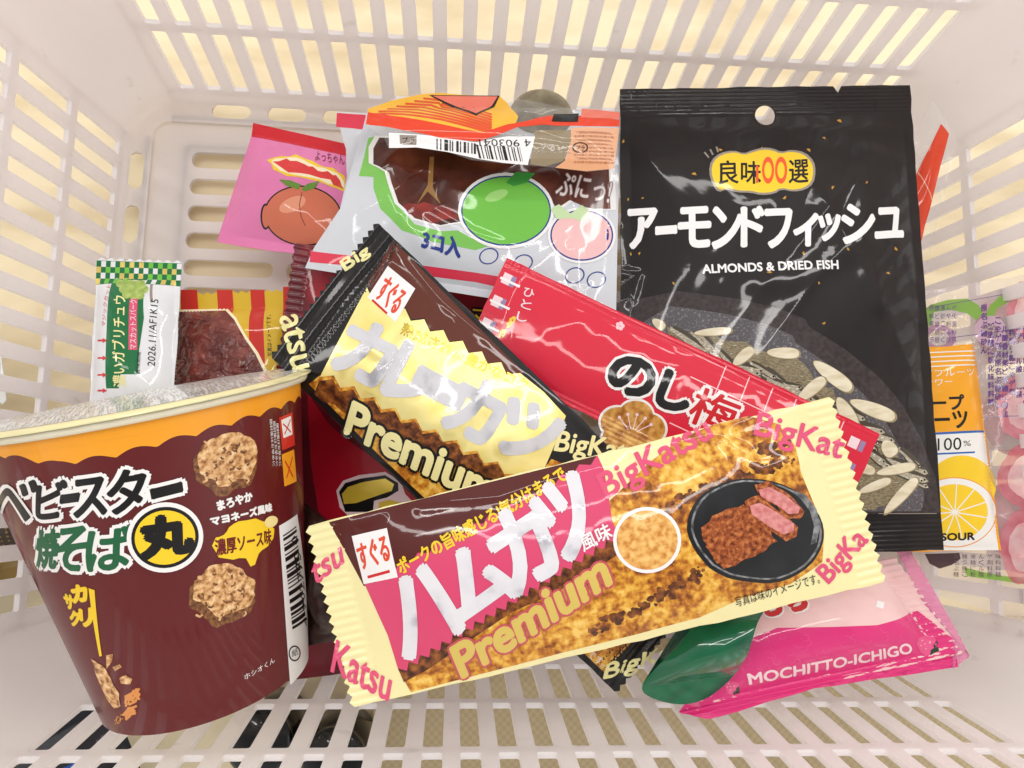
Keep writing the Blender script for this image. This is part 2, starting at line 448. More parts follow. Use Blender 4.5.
class Wall:
    R = .008; TH = math.pi/2-math.atan(TAP)
    def prof(s, t):
        f0 = .006; La = s.R*s.TH
        t = t/1000
        phi = np.clip((t-f0)/s.R, 0, s.TH)
        d = -.014+np.minimum(t, f0) + s.R*np.sin(phi); z = s.R*(1-np.cos(phi))
        r = np.maximum(t-f0-La, 0)
        return d+r*math.cos(s.TH), z+r*math.sin(s.TH)
    def raw(s, u, t):
        d, z = s.prof(t)
        ax, ay = A-RC, B-RC; seg = [2*ax, RC*math.pi/2, 2*ay, RC*math.pi/2]*2
        seg[4] = 2*ax; seg[6] = 2*ay
        c = np.cumsum([0]+seg); u = np.mod(u/1000, c[-1])
        k = np.clip(np.searchsorted(c, u, 'right')-1, 0, 7); f = (u-c[k])/np.array(seg)[k]
        # starts at back-left, runs right along the back, then the right side down ...
        cx = np.array([0, ax, 0, ax, 0, -ax, 0, -ax]); cy = np.array([0, ay, 0, -ay, 0, -ay, 0, ay])
        a0 = np.array([90, 90, 0, 0, -90, -90, -180, -180])
        ang = np.radians(a0[k]-np.where(k % 2 == 1, 90*f, 0))
        px = np.where(k == 0, -ax+2*ax*f, np.where(k == 4, ax-2*ax*f, np.where(k == 2, ax, np.where(k == 6, -ax, cx[k]))))
        py = np.where(k == 0, ay, np.where(k == 4, -ay, np.where(k == 2, ay-2*ay*f, np.where(k == 6, -ay+2*ay*f, cy[k]))))
        n = np.stack([np.cos(ang), np.sin(ang)], 1)
        return np.stack([px+X0, py, z], 1)+np.concatenate([n*(RC+d)[:,None], np.zeros((len(u),1))], 1)
def thick(surf_raw, V, T, th, flip=1, skip=None):
    """sheet (V,T) given a thickness th: front, back and the edges round every hole"""
    e = .05
    du = surf_raw(V[:,0]+e, V[:,1])-surf_raw(V[:,0]-e, V[:,1]); dv = surf_raw(V[:,0], V[:,1]+e)-surf_raw(V[:,0], V[:,1]-e)
    n = np.cross(du, dv)*flip; n /= np.linalg.norm(n, axis=1)[:,None]
    P = surf_raw(V[:,0], V[:,1]); k = len(V); Q = P-n*th
    E = np.concatenate([T[:,[0,1]], T[:,[1,2]], T[:,[2,0]]]); Es = np.sort(E, 1)
    U, idx, cnt = np.unique(Es, axis=0, return_index=True, return_counts=True)
    Bd = E[idx[cnt == 1]]
    if skip is not None: Bd = Bd[~(skip(V[Bd[:,0]]) & skip(V[Bd[:,1]]))]
    P2 = np.concatenate([P, Q, P[Bd[:,0]], P[Bd[:,1]], Q[Bd[:,0]], Q[Bd[:,1]]]); m = len(Bd); o = 2*k
    i = np.arange(m)
    S = np.concatenate([np.stack([o+i, o+2*m+i, o+m+i], 1), np.stack([o+m+i, o+2*m+i, o+3*m+i], 1)])
    en = np.cross(P[Bd[:,1]]-P[Bd[:,0]], n[Bd[:,0]])*flip; en /= np.maximum(np.linalg.norm(en, axis=1)[:,None], 1e-9)
    ne = en*.8+n[Bd[:,0]]*.6; ne /= np.linalg.norm(ne, axis=1)[:,None]
    Nn = np.concatenate([n, -n, ne, ne, en, en])
    F = T if flip > 0 else T[:,::-1]
    return P2, np.concatenate([F, F[:,::-1]+k, S if flip > 0 else S[:,::-1]]), Nn
def rrect(x0, y0, x1, y1, r, n=4):
    o = []
    for cx, cy, a in ((x1-r, y0+r, -90), (x1-r, y1-r, 0), (x0+r, y1-r, 90), (x0+r, y0+r, 180)):
        for i in range(n+1):
            t = math.radians(a+90*i/n); o.append((cx+r*math.cos(t), cy+r*math.sin(t)))
    return o
def weld(L):
    Vs, Ts, k = [], [], 0
    for V, T in L: Vs.append(V); Ts.append(T+k); k += len(V)
    V = np.concatenate(Vs); T = np.concatenate(Ts)
    U, inv = np.unique(np.round(V, 3), axis=0, return_inverse=True); T = inv.ravel()[T]
    T = T[(T[:,0] != T[:,1]) & (T[:,1] != T[:,2]) & (T[:,2] != T[:,0])]
    return U, T
def cell(x0, y0, x1, y1, hole=None):
    return fill([(x0,y0),(x1,y0),(x1,y1),(x0,y1)], [hole] if hole else ())
wl = Wall()
LA, LB, LC = 2*(A-RC)*1000, 2*(B-RC)*1000, RC*math.pi/2*1000
TOT = 2*LA+2*LB+4*LC
rows = [(3, 10.2, 'bend')]+[(14.5+4+41*k+5, 14.5+4+41*k+39, 'wall') for k in range(4)]
cells = []
tbreaks = [0, 2, 11.5, 19.5]+[19.5+41*(k+1)+2 for k in range(4)]+[200]
segs = [('s', 0, LA), ('c', LA, LA+LC), ('s', LA+LC, LA+LC+LB), ('c', LA+LC+LB, LA+2*LC+LB), ('s', LA+2*LC+LB, 2*LA+2*LC+LB),
        ('c', 2*LA+2*LC+LB, 2*LA+3*LC+LB), ('s', 2*LA+3*LC+LB, 2*LA+3*LC+2*LB), ('c', 2*LA+3*LC+2*LB, TOT)]
PIT = 12.6
for kind, a, c in segs:
    side = a in (LA+LC, 2*LA+3*LC+LB)
    tb = tbreaks if not side else [0, 2, 11.5, 17.0]+[17.0+36.5*(k+1) for k in range(4)]+[200]
    for j in range(len(tbreaks)-1):
        t0, t1 = tb[j], tb[j+1]
        if kind == 'c': cells.append(cell(a, t0, c, t1)); continue
        Lg = c-a; n = int((Lg-4)/PIT); m = (Lg-n*PIT)/2
        if j == 1:
            n = int((Lg-4)/26.5); m = (Lg-n*26.5)/2
            for i in range(n): cells.append(cell(a+m+26.5*i, t0, a+m+26.5*(i+1), t1, rrect(a+m+26.5*i+4, t0+1.0, a+m+26.5*(i+1)-4, t1-1.0, 3.6, 5)))
        elif 3 <= j <= 6:
            for i in range(n): cells.append(cell(a+m+PIT*i, t0, a+m+PIT*(i+1), t1, rrect(a+m+PIT*i+2.9, t0+2.2, a+m+PIT*(i+1)-2.9, t1-2.2, .9, 2)))
        else:
            cells.append(cell(a, t0, c, t1)); continue
        if m > .01: cells.append(cell(a, t0, a+m, t1)); cells.append(cell(c-m, t0, c, t1))
V, T = weld(cells)
# same split of the shared edges everywhere, so the sheet stays closed
V, T = refine(V, T, 5)
P, F, Nn = thick(wl.raw, V, T, .0022, -1, lambda q: q[:,1] < .05)
basket = thing('shopping_basket', 'white translucent plastic slotted shopping basket holding all the snacks', 'basket', (0, 0, 0))
ob = mesh('side_wall', P, F, Nn, None, None, [PL], basket)
class Flat:
    def raw(s, u, v): return np.stack([u/1000+X0, v/1000, 0*u+.00012], 1)
fa, fb, fr = (A-.014)*1000+.08, (B-.014)*1000+.08, (RC-.014)*1000+.08
nx, ny, cw, ch = 7, 16, 47.5, 13.4
gx, gy = nx*cw/2, ny*ch/2
fl = [fill(rrect(-fa, -fb, fa, fb, fr, 6), [[(-gx,-gy),(gx,-gy),(gx,gy),(-gx,gy)]])]
for i in range(nx):
    for j in range(ny):
        x, y = -gx+i*cw, -gy+j*ch
        fl.append(cell(x, y, x+cw, y+ch, rrect(x+3, y+2.7, x+cw-3, y+ch-2.7, 3.6, 4)))
V, T = weld(fl); P, F, Nn = thick(Flat().raw, V, T, .0022, 1, lambda q: (np.abs(q[:,0]) > fa-fr-.01) & (np.abs(q[:,1]) > fb-fr-.01) | (np.abs(q[:,0]) > fa-.3) | (np.abs(q[:,1]) > fb-.3))
mesh('floor_panel', P, F, Nn, None, None, [PL], basket)
# rim rolled outward round the top, and thin ledges under each slot row
def band(name, t_at, rng, prof, m=PL):
    u = np.linspace(*(rng or (0, TOT)), 260); P0 = wl.raw(u, np.full(260, t_at)); e = wl.raw(u, np.full(260, t_at+1.0))-P0
    tang = np.gradient(P0, axis=0); tang /= np.linalg.norm(tang, axis=1)[:,None]; up = e/np.linalg.norm(e, axis=1)[:,None]; inn = np.cross(up, tang)
    ctr = -(P0-np.array([X0,0,0]))*np.array([1,1,0]); inn *= np.sign((inn*ctr).sum(1))[:,None]
    k = len(prof); V = np.concatenate([P0+inn*a+up*b_ for a, b_ in prof]); T = []
    for j in range(k):
        for i in range(259):
            a, b_ = j*260+i, ((j+1) % k)*260+i
            T.append((a, a+1, b_+1, b_))
    return mesh(name, V, np.array(T), None, None, None, [m], basket)
band('rim', 199, 0, [(.001,0),(.001,.004),(-.012,.004),(-.014,-.008),(-.012,-.008),(-.010,.001)])
for j in range(4):
    for rng, st in (((0, LA), (19.5, 41)), ((LA+2*LC+LB, 2*LA+2*LC+LB), (19.5, 41)), ((LA+LC, LA+LC+LB), (17.0, 36.5)), ((2*LA+3*LC+LB, 2*LA+3*LC+2*LB), (17.0, 36.5))):
        band('ledge', st[0]+st[1]*(j+1)+(1.2 if st[1] == 41 else -.4), rng, [(.0,0),(.0010,.0003),(.0010,.0012),(0,.0018)])
# ------------------------------------------------------------------ inks and films
CREAM = mat('cream_film', (240, 230, 172)); MAROON = mat('maroon_film', (84, 26, 22)); PINK = mat('pink_ink', (222, 84, 122))
PINKT = mat('rose_ink', (214, 72, 112)); WHITE = mat('white_ink', (238, 236, 236)); BLACK = mat('black_film', (20, 17, 17))
BLACKI = mat('black_ink', (14, 12, 13)); LOGR = mat('logo_vermilion_ink', (222, 76, 48)); RED = mat('red_ink', (206, 40, 40)); YEL = mat('yellow_ink', (242, 204, 44))
CRUST = mat('fried_crust_print', (120, 62, 18), var=[(184, 112, 34), (224, 166, 58), (240, 200, 104)], scale=.42, detail=6, contrast=(.38,.62), bump=.3, low=.45)
CRUSTD = mat('dark_crust_print', (58, 26, 12), var=[(112, 60, 26), (160, 96, 40)], scale=.4, detail=6, contrast=(.35,.68))
CRUSTL = mat('light_crust_print', (196, 128, 56), var=[(226, 170, 92), (240, 196, 122)], scale=.45, detail=5)
LETTER = mat('silver_white_letter', (226, 224, 229), var=[(218, 216, 222), (174, 172, 180)], scale=.07, contrast=(.44,.66), detail=4)
BACKF = mat('silver_film_inside', (190, 188, 184), rough=.3)

def packet(name, label, cat, sf, film, teeth=(True,True,False,False), pitch=3.2, amp=1.4, body_u=None, out=None, holes=(), group=None, backm=None):
    """a packet: empty at its middle, front film (printed), optional end seals, back film"""
    mid = sf.base(np.array([sf.U/2]), np.array([sf.V/2]))[0]
    t = thing(name, label, cat, mid, group)
    o = outline(sf, teeth, pitch, amp) if out is None else out
    f = Part(sf); f.polym(o, film, 0, holes)
    backing(sf, o, backm or film, 'back_film', t, holes)
    return t, f

# ================================================================== HAM CUTLET BAR (in front)
sf = Surf(at(309,526,.112), at(829,397,.122), at(883,582,.118), at(355,707,.108), thick=7, seal=(9,0), seed=4, wr=.45, wl=17, pw=(4,2.2), rib=.16, crease=.35, bend=1.0)
sf.crease_at([(380,512),(352,524),(356,545),(370,560)], .5, 1.8); sf.crease_at([(420,505),(500,498),(540,484),(600,468)], .45, 2); sf.crease_at([(724,440),(745,455),(760,468),(800,463)], .6, 2); sf.crease_at([(640,452),(700,436),(770,415),(825,404)], .4, 2)
t, f = packet('cutlet_bar_packet', 'cream and pink cutlet snack packet lying frontmost, sliced cutlet on a plate printed on it', 'snack packet', sf, CREAM)
c3 = crop(2.327, 300, 390); c4 = crop(2.4, 580, 380)
f.poly([(329,522),(420,499.5),(505,478.5),(596,456),(598,462),(398,582),(364,586)], MAROON, 1)
pinkp = [(398,668),(388,635),(364,582)] + zig((364,582),(597,455),13,6)[1:] + [(604,470),(612,520),(617,533)] + zig((617,533),(398,668),20,-7)[1:-1]
crust = [(398,669),(411,692),(480,674),(560,653),(640,633),(700,617),(742,598),(790,584),(822,562),(824,530),(800,470),(795,446),(778,424),(748,416),(715,424),(682,438),(650,462),(605,505),(617,533)]+zig((617,533),(398,668),20,-7)[1:-1]
f.poly(crust, CRUST, 1.2)
f.poly(zig((398,668),(617,533),20,0)+[(640,540),(600,566),(560,590),(512,612),(470,640),(430,668),(404,682)], CRUSTD, 2.0)
def blob(pts, jit=4, n=5, seed=0):
    r = random.Random(seed); o = []
    for i in range(len(pts)):
        a, b = pts[i], pts[(i+1) % len(pts)]
        for k in range(n):
            q = k/n; o.append((a[0]+(b[0]-a[0])*q+r.uniform(-jit, jit), a[1]+(b[1]-a[1])*q+r.uniform(-jit, jit)))
    return o
def streak(a_, b_, wd, n, sd):
    r = random.Random(sd)
    for k in range(n):
        q = r.random(); x = a_[0]+(b_[0]-a_[0])*q+r.gauss(0, wd*.4); y = a_[1]+(b_[1]-a_[1])*q+r.gauss(0, wd*.55)
        s_ = r.uniform(1.6, 5.2)*(1-.5*abs(2*q-1)); f.ell((x,y), (s_*1.3, s_), CRUSTD, 1.9+k*.008, rot=r.uniform(-60,30), n=11, jit=.3, seed=k)
streak(c4(205,312), c4(350,240), 7, 42, 1); streak(c4(350,240), c4(505,195), 6, 34, 2); streak(c4(20,612), c4(300,455), 8, 70, 3)
streak(c4(420,170), c4(500,165), 7, 16, 4)
f.poly(pinkp, PINKT, 2.6)
f.poly([(352,536),(387,528),(398,577),(364,584)], WHITE, 3.2)
f.txt('すぐる', (362,570), (391,560), (356,545), LOGR, 4.5, .0, rnd=.22)
f.line([(368,577),(390,571)], .9, RED, 4.5)
for ch, a, b_, c_ in (('ハ',(407,659),(463,629),(386,588)), ('ム',(461,624),(519,592),(436,566)), ('カ',(514,596),(562,566),(482,528)), ('ツ',(558,566),(603,538),(529,497))):
    f.txt(ch, a, b_, c_, LETTER, 7, .0, rnd=1.3, res=4)
f.txt('ポークの旨味感じる!気分はまるで', (402,575), (568,480), (395,561), YEL, 6, .005, rnd=.14)
f.txt('風味', (584,552), (613,537), (578,537), WHITE, 8.6, .03)
OUTP = mat('dusty_pink_ink', (196, 84, 92)); GOLDI = mat('pale_gold_ink', (214, 188, 96))
f.txt('Premium', (463,677), (611,583), (451,648), GOLDI, 9.5, .018, out=(OUTP, .7), res=4, rnd=.45)
f.txt('BigKatsu', (610,506), (717,444), (596,476), PINK, 5, .0, rnd=.24, res=4)
f.txt('BigKat', (752,442), (838,466), (759,412), PINK, 5, .0, rnd=.24, res=4)
f.txt('BigKa', (833,588), (873,545), (815,570), PINK, 5, .0, rnd=.24, res=4)
f.txt('Katsu', (331,671), (388,701), (337,640), PINK, 5, .0, rnd=.24, res=4)
f.txt('tsu', (315,585), (344,563), (311,566), PINK, 5, .0, rnd=.24, res=4)
f.ell((647,540), (34,33), WHITE, 3.2); f.ell((647,540), (30.5,29.5), CRUSTL, 4.2)
PLATE = mat('black_plate_print', (22, 24, 27), var=[(30,32,36),(52,54,58)], scale=.12, contrast=(.5,.9)); RIMG = mat('plate_rim_print', (150, 150, 152), var=(60,60,64), scale=.35)
f.ell((755,531), (68,52), PLATE, 3.0, rot=8, jit=.02, seed=3)
f.ell((756,530), (65,49.5), RIMG, 4.0, rot=8, hole=.965, jit=.02, seed=3)
f.ell((757,530), (52,38), PLATE, 4.4, rot=8)
f.poly(c4([(500,262),(540,275),(566,310),(574,350),(566,390),(552,395),(560,350),(550,315),(528,285)]), RIMG, 5.0)
CUT = mat('cutlet_print', (84, 34, 14), var=[(150, 74, 34), (196, 120, 66)], scale=.7, detail=6, contrast=(.32,.66)); HAM = mat('ham_print', (196, 112, 112), var=(222,150,146), scale=.5)
f.poly(blob(c4([(288,352),(330,318),(395,300),(425,322),(452,352),(470,388),(440,412),(395,432),(345,452),(315,420),(300,390)]), 1.6, 4, 5), CUT, 6.0)
for k, p in enumerate(([(395,288),(425,278),(470,308),(522,350),(520,374),(492,386),(455,362),(402,318)], [(418,252),(448,243),(490,268),(536,312),(530,332),(502,334),(470,305),(424,275)])):
    f.poly(blob(c4(p), 1.2, 3, 8+k), CUT, 7.4+k*1.6); cx, cy = np.mean(c4(p), axis=0)
    f.poly([(cx+(x-cx)*.84, cy+(y-cy)*.7) for x, y in c4(p)], HAM, 8.2+k*1.6)
f.txt('写真は味のイメージです。', (736,607), (820,583), (734,597), BLACKI, 5, .01)
f.build('front_film', t)

# ================================================================== CURRY CUTLET BAR (gold and black, behind the ham one)
LETG = mat('silver_grey_letter', (212, 212, 218), var=[(204,204,210),(160,160,168)], scale=.07, contrast=(.44,.66), detail=4)
GOLD = mat('gold_foil', (232, 214, 124), rough=.34, metal=.45, var=[(240, 226, 152), (210, 186, 92)], scale=.05, contrast=(.35,.7), bump=.3, bdist=.0011, bscale=.04)
GOLDT = mat('gold_letter', (214, 186, 70), rough=.25, metal=.6); CREAMI = mat('cream_ink', (240, 232, 168))
BROWN = mat('brown_film', (92, 38, 22))
sf = Surf(at(379,224,.097), at(728,562,.082), at(614,691,.078), at(272,358,.093), thick=7, seal=(11,0), seed=8, wr=.5, wl=18, pw=(4,2.2), rib=.6, pleat=True, crease=.5, bend=1.5)
sf.crease_at([(395,250),(440,300),(500,350),(560,400),(600,440)], .6, 1.8); sf.crease_at([(382,378),(400,345),(412,335)], .6, 1.8); sf.crease_at([(372,392),(376,378),(388,360),(372,348)], .5, 1.8); sf.crease_at([(350,440),(400,480),(440,520)], .5, 2)
t, f = packet('cutlet_bar_packet', 'gold and black curry cutlet snack packet tucked under the cream and pink one', 'snack packet', sf, BLACK, pitch=3.0, amp=1.5)
c2 = crop(2.56, 270, 220)
f.poly(c2([(315,52),(420,160),(520,262),(600,342),(650,390),(640,395)])+zig(c2(640,395), c2(250,165), 8, -8)[1:]+c2([(256,150)]), BROWN, 1)
up = zig(c2(248,172), c2(640,392), 8, 8)
lo = zig(c2(600,650), c2(128,402), 9, 8)
f.poly(up+c2([(700,440),(757,502),(735,560),(700,640),(690,650)])+lo, GOLD, 2.2)
f.poly([(309,384)]+c2([(128,398)])+[tuple(np.array(p)) for p in reversed(lo)][1:]+c2([(690,650),(720,612),(800,640)])+[(640,560),(660,600),(634,640),(604,672),(566,636),(500,573),(430,503),(370,446)], CRUST, 1.4)
dk = [(x-9, y+9) for x, y in lo]
f.poly(list(reversed(zig(c2(600,656), c2(126,412), 9, 8)))+[(x-5, y+13) for x, y in zig(c2(600,656), c2(126,412), 9, -3)], CRUSTD, 1.9)
f.poly(c2([(302,118),(372,176),(322,262),(250,198)]), WHITE, 3.4)
f.txt('すぐる', c2(268,200), c2(318,244), c2(302,140), LOGR, 4.6, .0, rnd=.22)
f.line(c2([(262,205),(300,240)]), .8, RED, 4.6)
def rot_box(x, y, wd, ht, a=27):
    r = math.radians(a); R_ = (math.cos(r), math.sin(r)); U_ = (math.sin(r), -math.cos(r))
    return c2(x, y), c2(x+R_[0]*wd, y+R_[1]*wd), c2(x+U_[0]*ht, y+U_[1]*ht)
for ch, x, y, wd, ht in (('カ',158,372,132,140), ('レ',285,438,112,140), ('ー',365,425,128,52), ('カ',440,522,125,145), ('ツ',560,572,150,140)):
    f.txt(ch, *rot_box(x, y, wd, ht), LETG, 7, .0, rnd=1.3, res=4)
f.txt('熟成された豊かなコク', c2(332,292), c2(652,440), c2(345,262), GOLDT, 4.2, .03)
f.txt('Premium', (345,433), (489,506), (354,402), CREAMI, 9.5, .018, out=(BLACKI, .9), res=4, rnd=.5)
f.txt('BigKatsu', c2(722,606), c2(960,640), c2(740,540), CREAMI, 5, .0, rnd=.24, res=4)
f.txt('BigKa', (603,684), (668,662), (607,664), CREAMI, 5, .0, rnd=.24, res=4)
f.txt('イメージです。', (560,634), (602,668), (565,628), WHITE, 5, .0)
f.txt('atsu', (280,318), (293,371), (300,313), CREAMI, 5, .0, rnd=.24, res=4)
f.txt('Big', (347,274), (372,256), (340,262), CREAMI, 5, .0, rnd=.24, res=4)
f.build('front_film', t)

# ================================================================== BLACK ALMOND AND FISH BAG
c5x = crop(2.926, 600, 80)
sf = Surf(at(620,89,.074), at(910,85,.072), at(944,550,.078), at(622,561,.080), thick=6, seal=(4,13), seed=21, wr=.7, wl=34, pw=(5,4), rib=.08, crease=.55, noside=True)
o = outline(sf, (False,)*4)
hc = sf.inv([(765,116)])[0]; a = np.linspace(0, 2*np.pi, 28, endpoint=False)
hole = np.stack([hc[0]+4.3*np.cos(a), hc[1]+4.7*np.sin(a)], 1)
nt = sf.inv([(837,86)])[0]; o = np.array([p for p in o if not (abs(p[0]-nt[0]) < 4 and p[1] > sf.V-2)])
k = next(i for i, p in enumerate(o) if p[1] > sf.V-2 and p[0] < nt[0])
o = np.concatenate([o[:k], [(nt[0]+1.8, sf.V), (nt[0]+.2, sf.V-3), (nt[0]-1.8, sf.V)], o[k:]])
BAGB = mat('black_matte_film', (18, 10, 9), rough=.4, coat=.38, bump=.2, bdist=.0009, bscale=.05)
sf.crease_at([c5x(640,370),c5x(700,290),c5x(790,212),c5x(880,240)], .35, 3.2); sf.crease_at([c5x(360,565),c5x(470,592),c5x(560,588),c5x(690,520),c5x(770,462)], .3, 3.4)
sf.crease_at([c5x(790,215),c5x(775,330),c5x(770,462),c5x(805,550),c5x(828,660)], .35, 3); sf.crease_at([c5x(45,440),c5x(55,560),c5x(110,570),c5x(85,640)], .6, 2.0); sf.crease_at([c5x(905,540),c5x(930,610),c5x(925,700)], .5, 2)
sf.crease_at([c5x(60,120),c5x(300,150),c5x(620,140),c5x(890,150)], .35, 2.5)
t, f = packet('snack_bag', 'large black bag of almonds and dried fish with a hang hole', 'snack bag', sf, BAGB, out=o, holes=[hole])
c5 = crop(2.926, 600, 80); c6 = crop(2.133, 640, 280)
PLD = mat('plate_edge_print', (62, 52, 52), var=(40, 33, 33), scale=.5); PLG = mat('stone_plate_print', (98, 94, 98), var=[(76, 72, 76), (128, 124, 128)], scale=.9, detail=8, contrast=(.3,.7))
arc = [(613.5,303)]+[c5(230,618), c5(400,640), c5(520,668), c5(600,700)]+[c6(360,100), c6(440,150), c6(510,208), c6(560,268), c6(600,340), c6(630,420), c6(640,490)]
f.poly(arc+[(939,513),(630,517)], PLD, 1)
f.poly([(x-6-.035*(x-613)*1.0, y+14+(x-613)*.012) for x, y in arc[1:-2]]+[(921,470),(924,500),(921,511),(632,514),(630,330)], PLG, 2)
FISH = mat('dried_fish_print', (84, 72, 52), var=[(150, 138, 108), (104, 92, 68), (186, 178, 152)], scale=.34, detail=7, stretch=(1,3.2,1), rot=.5, contrast=(.3,.7)); SILV = mat('fish_silver_print', (196, 190, 172), var=[(150,140,116),(214,208,194)], scale=.5, stretch=(1,2,1)); FBK = mat('fish_back_print', (70, 62, 50))
ALM = mat('almond_print', (208, 196, 164), var=[(222, 212, 184),(230, 222, 198)], scale=.2, detail=5, stretch=(.6,2,1)); ALMD = mat('almond_edge_print', (150, 134, 100))
f.poly(blob(c6([(60,105),(120,112),(200,128),(290,158),(345,175),(372,215),(420,245),(470,330),(520,345),(560,385),(590,420),(575,455),(540,480),(480,495),(430,480),(300,420),(150,300),(80,240)]), 2.5, 4, 4), FISH, 3)
rr = random.Random(5)
def fish(x, y, L_, a, lv):
    p = c6(x, y); R_ = lambda u, v: (p[0]+L_*u*math.cos(a)-L_*v*math.sin(a), p[1]+L_*u*math.sin(a)+L_*v*math.cos(a))
    f.poly([R_(u, v*1.25) for u, v in ((-.56,-.05),(-.3,-.10),(.1,-.12),(.4,-.09),(.54,0),(.4,.09),(.1,.11),(-.3,.07),(-.56,.07))], FBK, lv)
    f.poly([R_(u, v) for u, v in ((-.5,.0),(-.3,-.03),(.1,-.05),(.4,-.06),(.5,0),(.4,.07),(.1,.09),(-.3,.06),(-.56,.09),(-.62,.0))], SILV, lv+.35)
    f.ell(R_(.40,-.01), (1.1,1.1), BLACKI, lv+.75, n=8)
for k in range(70):
    x = rr.uniform(70,590); y = 112+(x-70)*.43+rr.uniform(-4, 52)+(rr.uniform(0,70) if x > 440 else 0); a = rr.uniform(.1, .9)
    fish(x, y, rr.uniform(26,44), a, 3.5+k*.02)
for k, (x, y, l, wd, a) in enumerate([(155,112,88,19,-4),(220,165,60,27,-38),(305,157,76,27,4),(410,205,110,35,38),(495,277,112,34,22),(365,235,82,30,-38),(440,285,84,36,62),(530,360,42,36,60),(545,405,92,24,-10),(555,462,112,27,-46),(40,95,34,22,40),(470,400,70,24,20),(500,440,80,22,-20),(330,285,70,26,15)]):
    ca_, sa_ = math.cos(math.radians(a)), math.sin(math.radians(a)); shp = [(-1.05,.1),(-.7,-.6),(.1,-1),(.8,-.9),(1.02,-.2),(.9,.7),(.2,.95),(-.6,.75)]
    for q_, mm_, lv_, dx in ((1.0, ALMD, 5+k*.35, 0), (.93, ALM, 5.22+k*.35, -.5)):
        f.poly(smooth([(c6(x, y)[0]+dx+q_*(l/4.266*u_*ca_-wd/4.266*v_*sa_), c6(x, y)[1]+dx+q_*(l/4.266*u_*sa_+wd/4.266*v_*ca_)) for u_, v_ in shp], 2), mm_, lv_)
LOGO = [c5(*p) for p in [(318,270),(324,236),(350,214),(390,206),(420,216),(440,208),(475,198),(505,200),(530,212),(560,204),(600,212),(626,238),(631,268),(624,304),(600,322),(565,328),(530,320),(510,334),(470,338),(440,330),(400,330),(370,320),(345,330),(328,306)]]
GREY = mat('grey_ink', (150, 140, 130))
LOGO = smooth(LOGO, 1); f.poly(LOGO, GREY, 2); lc = np.mean(LOGO, 0); f.poly([tuple(lc+(np.array(p)-lc)*(.955,.91)) for p in LOGO], YEL, 3)
f.txt('良', c5(348,306), c5(404,304), c5(348,238), BLACKI, 4.5, .0, rnd=.16); f.txt('味', c5(412,304), c5(470,304), c5(412,238), BLACKI, 4.5, .0, rnd=.16)
ORG = mat('orange_ink', (236, 88, 36))
f.ell(c5(491,265), (6.0,13.4), ORG, 4.6, hole=.62); f.ell(c5(529,265), (6.0,13.4), ORG, 4.6, hole=.62); f.line([c5(459,252), c5(459,302)], 1.0, ORG, 5)
f.txt('選', c5(552,303), c5(608,300), c5(552,236), BLACKI, 4.5, .0, rnd=.16)
for p, q in ((( 305,212),(318,228)), ((322,204),(330,220)), ((340,196),(345,212))): f.line([c5(*p), c5(*q)], .7, GREY, 3)
for ch, x0, x1, y0, y1 in (('ア',85,165,382,492),('ー',165,222,432,452),('モ',232,320,378,490),('ン',330,412,375,492),('ド',415,478,375,486),('フ',485,560,382,490),('ィ',568,634,398,486),('ッ',640,702,396,470),('シ',708,800,368,478),('ュ',806,884,378,462)):
    f.txt(ch, c5(x0,y1), c5(x1,y1-4), c5(x0,y0), WHITE, 5, .02, rnd=.45)
f.txt('ALMONDS & DRIED FISH', (702.5,273.5), (838,269), (702,265), WHITE, 5, .02, rnd=.12)
GFL = mat('gold_fleck', (190, 140, 50))
rr = random.Random(9)
for x, y in [(68,180),(82,350),(125,346),(275,275),(352,205),(473,200),(540,345),(610,205),(655,170),(680,315),(595,508),(725,495),(640,594),(865,495),(842,565),(215,595),(90,510),(115,508),(495,562),(655,712),(780,300),(700,120)]:
    p = c5(x, y); s_ = rr.uniform(1.4, 2.6); a = rr.uniform(0, 6)
    f.poly([(p[0]+s_*math.cos(a+q)*z_, p[1]+s_*math.sin(a+q)*z_) for q, z_ in ((0,1.2),(1.4,.5),(2.6,1.1),(3.6,.6),(4.9,.7))], GFL, 2)
f.line([c6(508,498), c6(560,498), c6(600,498), c6(632,498)], .25, GREY, 3)
# the ribbed bottom seal is a part of its own
f.build('front_film', t)
# ================================================================== PICKLED PLUM PACKET (red)
REDF = mat('crimson_film', (214, 36, 62), bump=.16); 
sf = Surf(at(507,258,.088), at(880,434,.098), at(836,532,.094), at(462,356,.084), thick=2.5, seal=(8,3), noside=True, seed=31, wr=.35, wl=16, pw=(5,2.5), rib=.1, crease=.35)
t, f = packet('plum_snack_packet', 'flat crimson pickled plum packet with plaid ends, running under the frontmost packet', 'snack packet', sf, REDF, teeth=(False,False,False,False))
c7 = crop(2.381, 470, 240); CLRW = mat('pale_rose_ink', (240, 214, 220)); LAV = mat('lavender_ink', (150, 130, 170))
for k in range(5):
    for j, (mm, w_) in enumerate(((CLRW, 3.6), (LAV, 1.8))):
        v = sf.V-5-k*9.0
        if v > 4: f.polym([(1.5+j*3.2, v-4), (1.5+j*3.2+w_, v-4), (1.5+j*3.2+w_, v), (1.5+j*3.2, v)], mm, 1)
        if v > 4: f.polym([(sf.U-9+j*4, v-4), (sf.U-9+j*4+w_, v-4), (sf.U-9+j*4+w_, v), (sf.U-9+j*4, v)], mm, 1)
for k in range(5):
    f.polym([(.8, sf.V-8-k*9.0), (8.8, sf.V-8-k*9.0), (8.8, sf.V-7.1-k*9.0), (.8, sf.V-7.1-k*9.0)], WHITE, 2)
ROSE = mat('grid_line_ink', (250, 196, 202))
for k in range(6):
    u = sf.U*.60+k*sf.U*.062
    f.linem([(u, sf.V-1.5), (u-.0, 4)], .42, ROSE, 1)
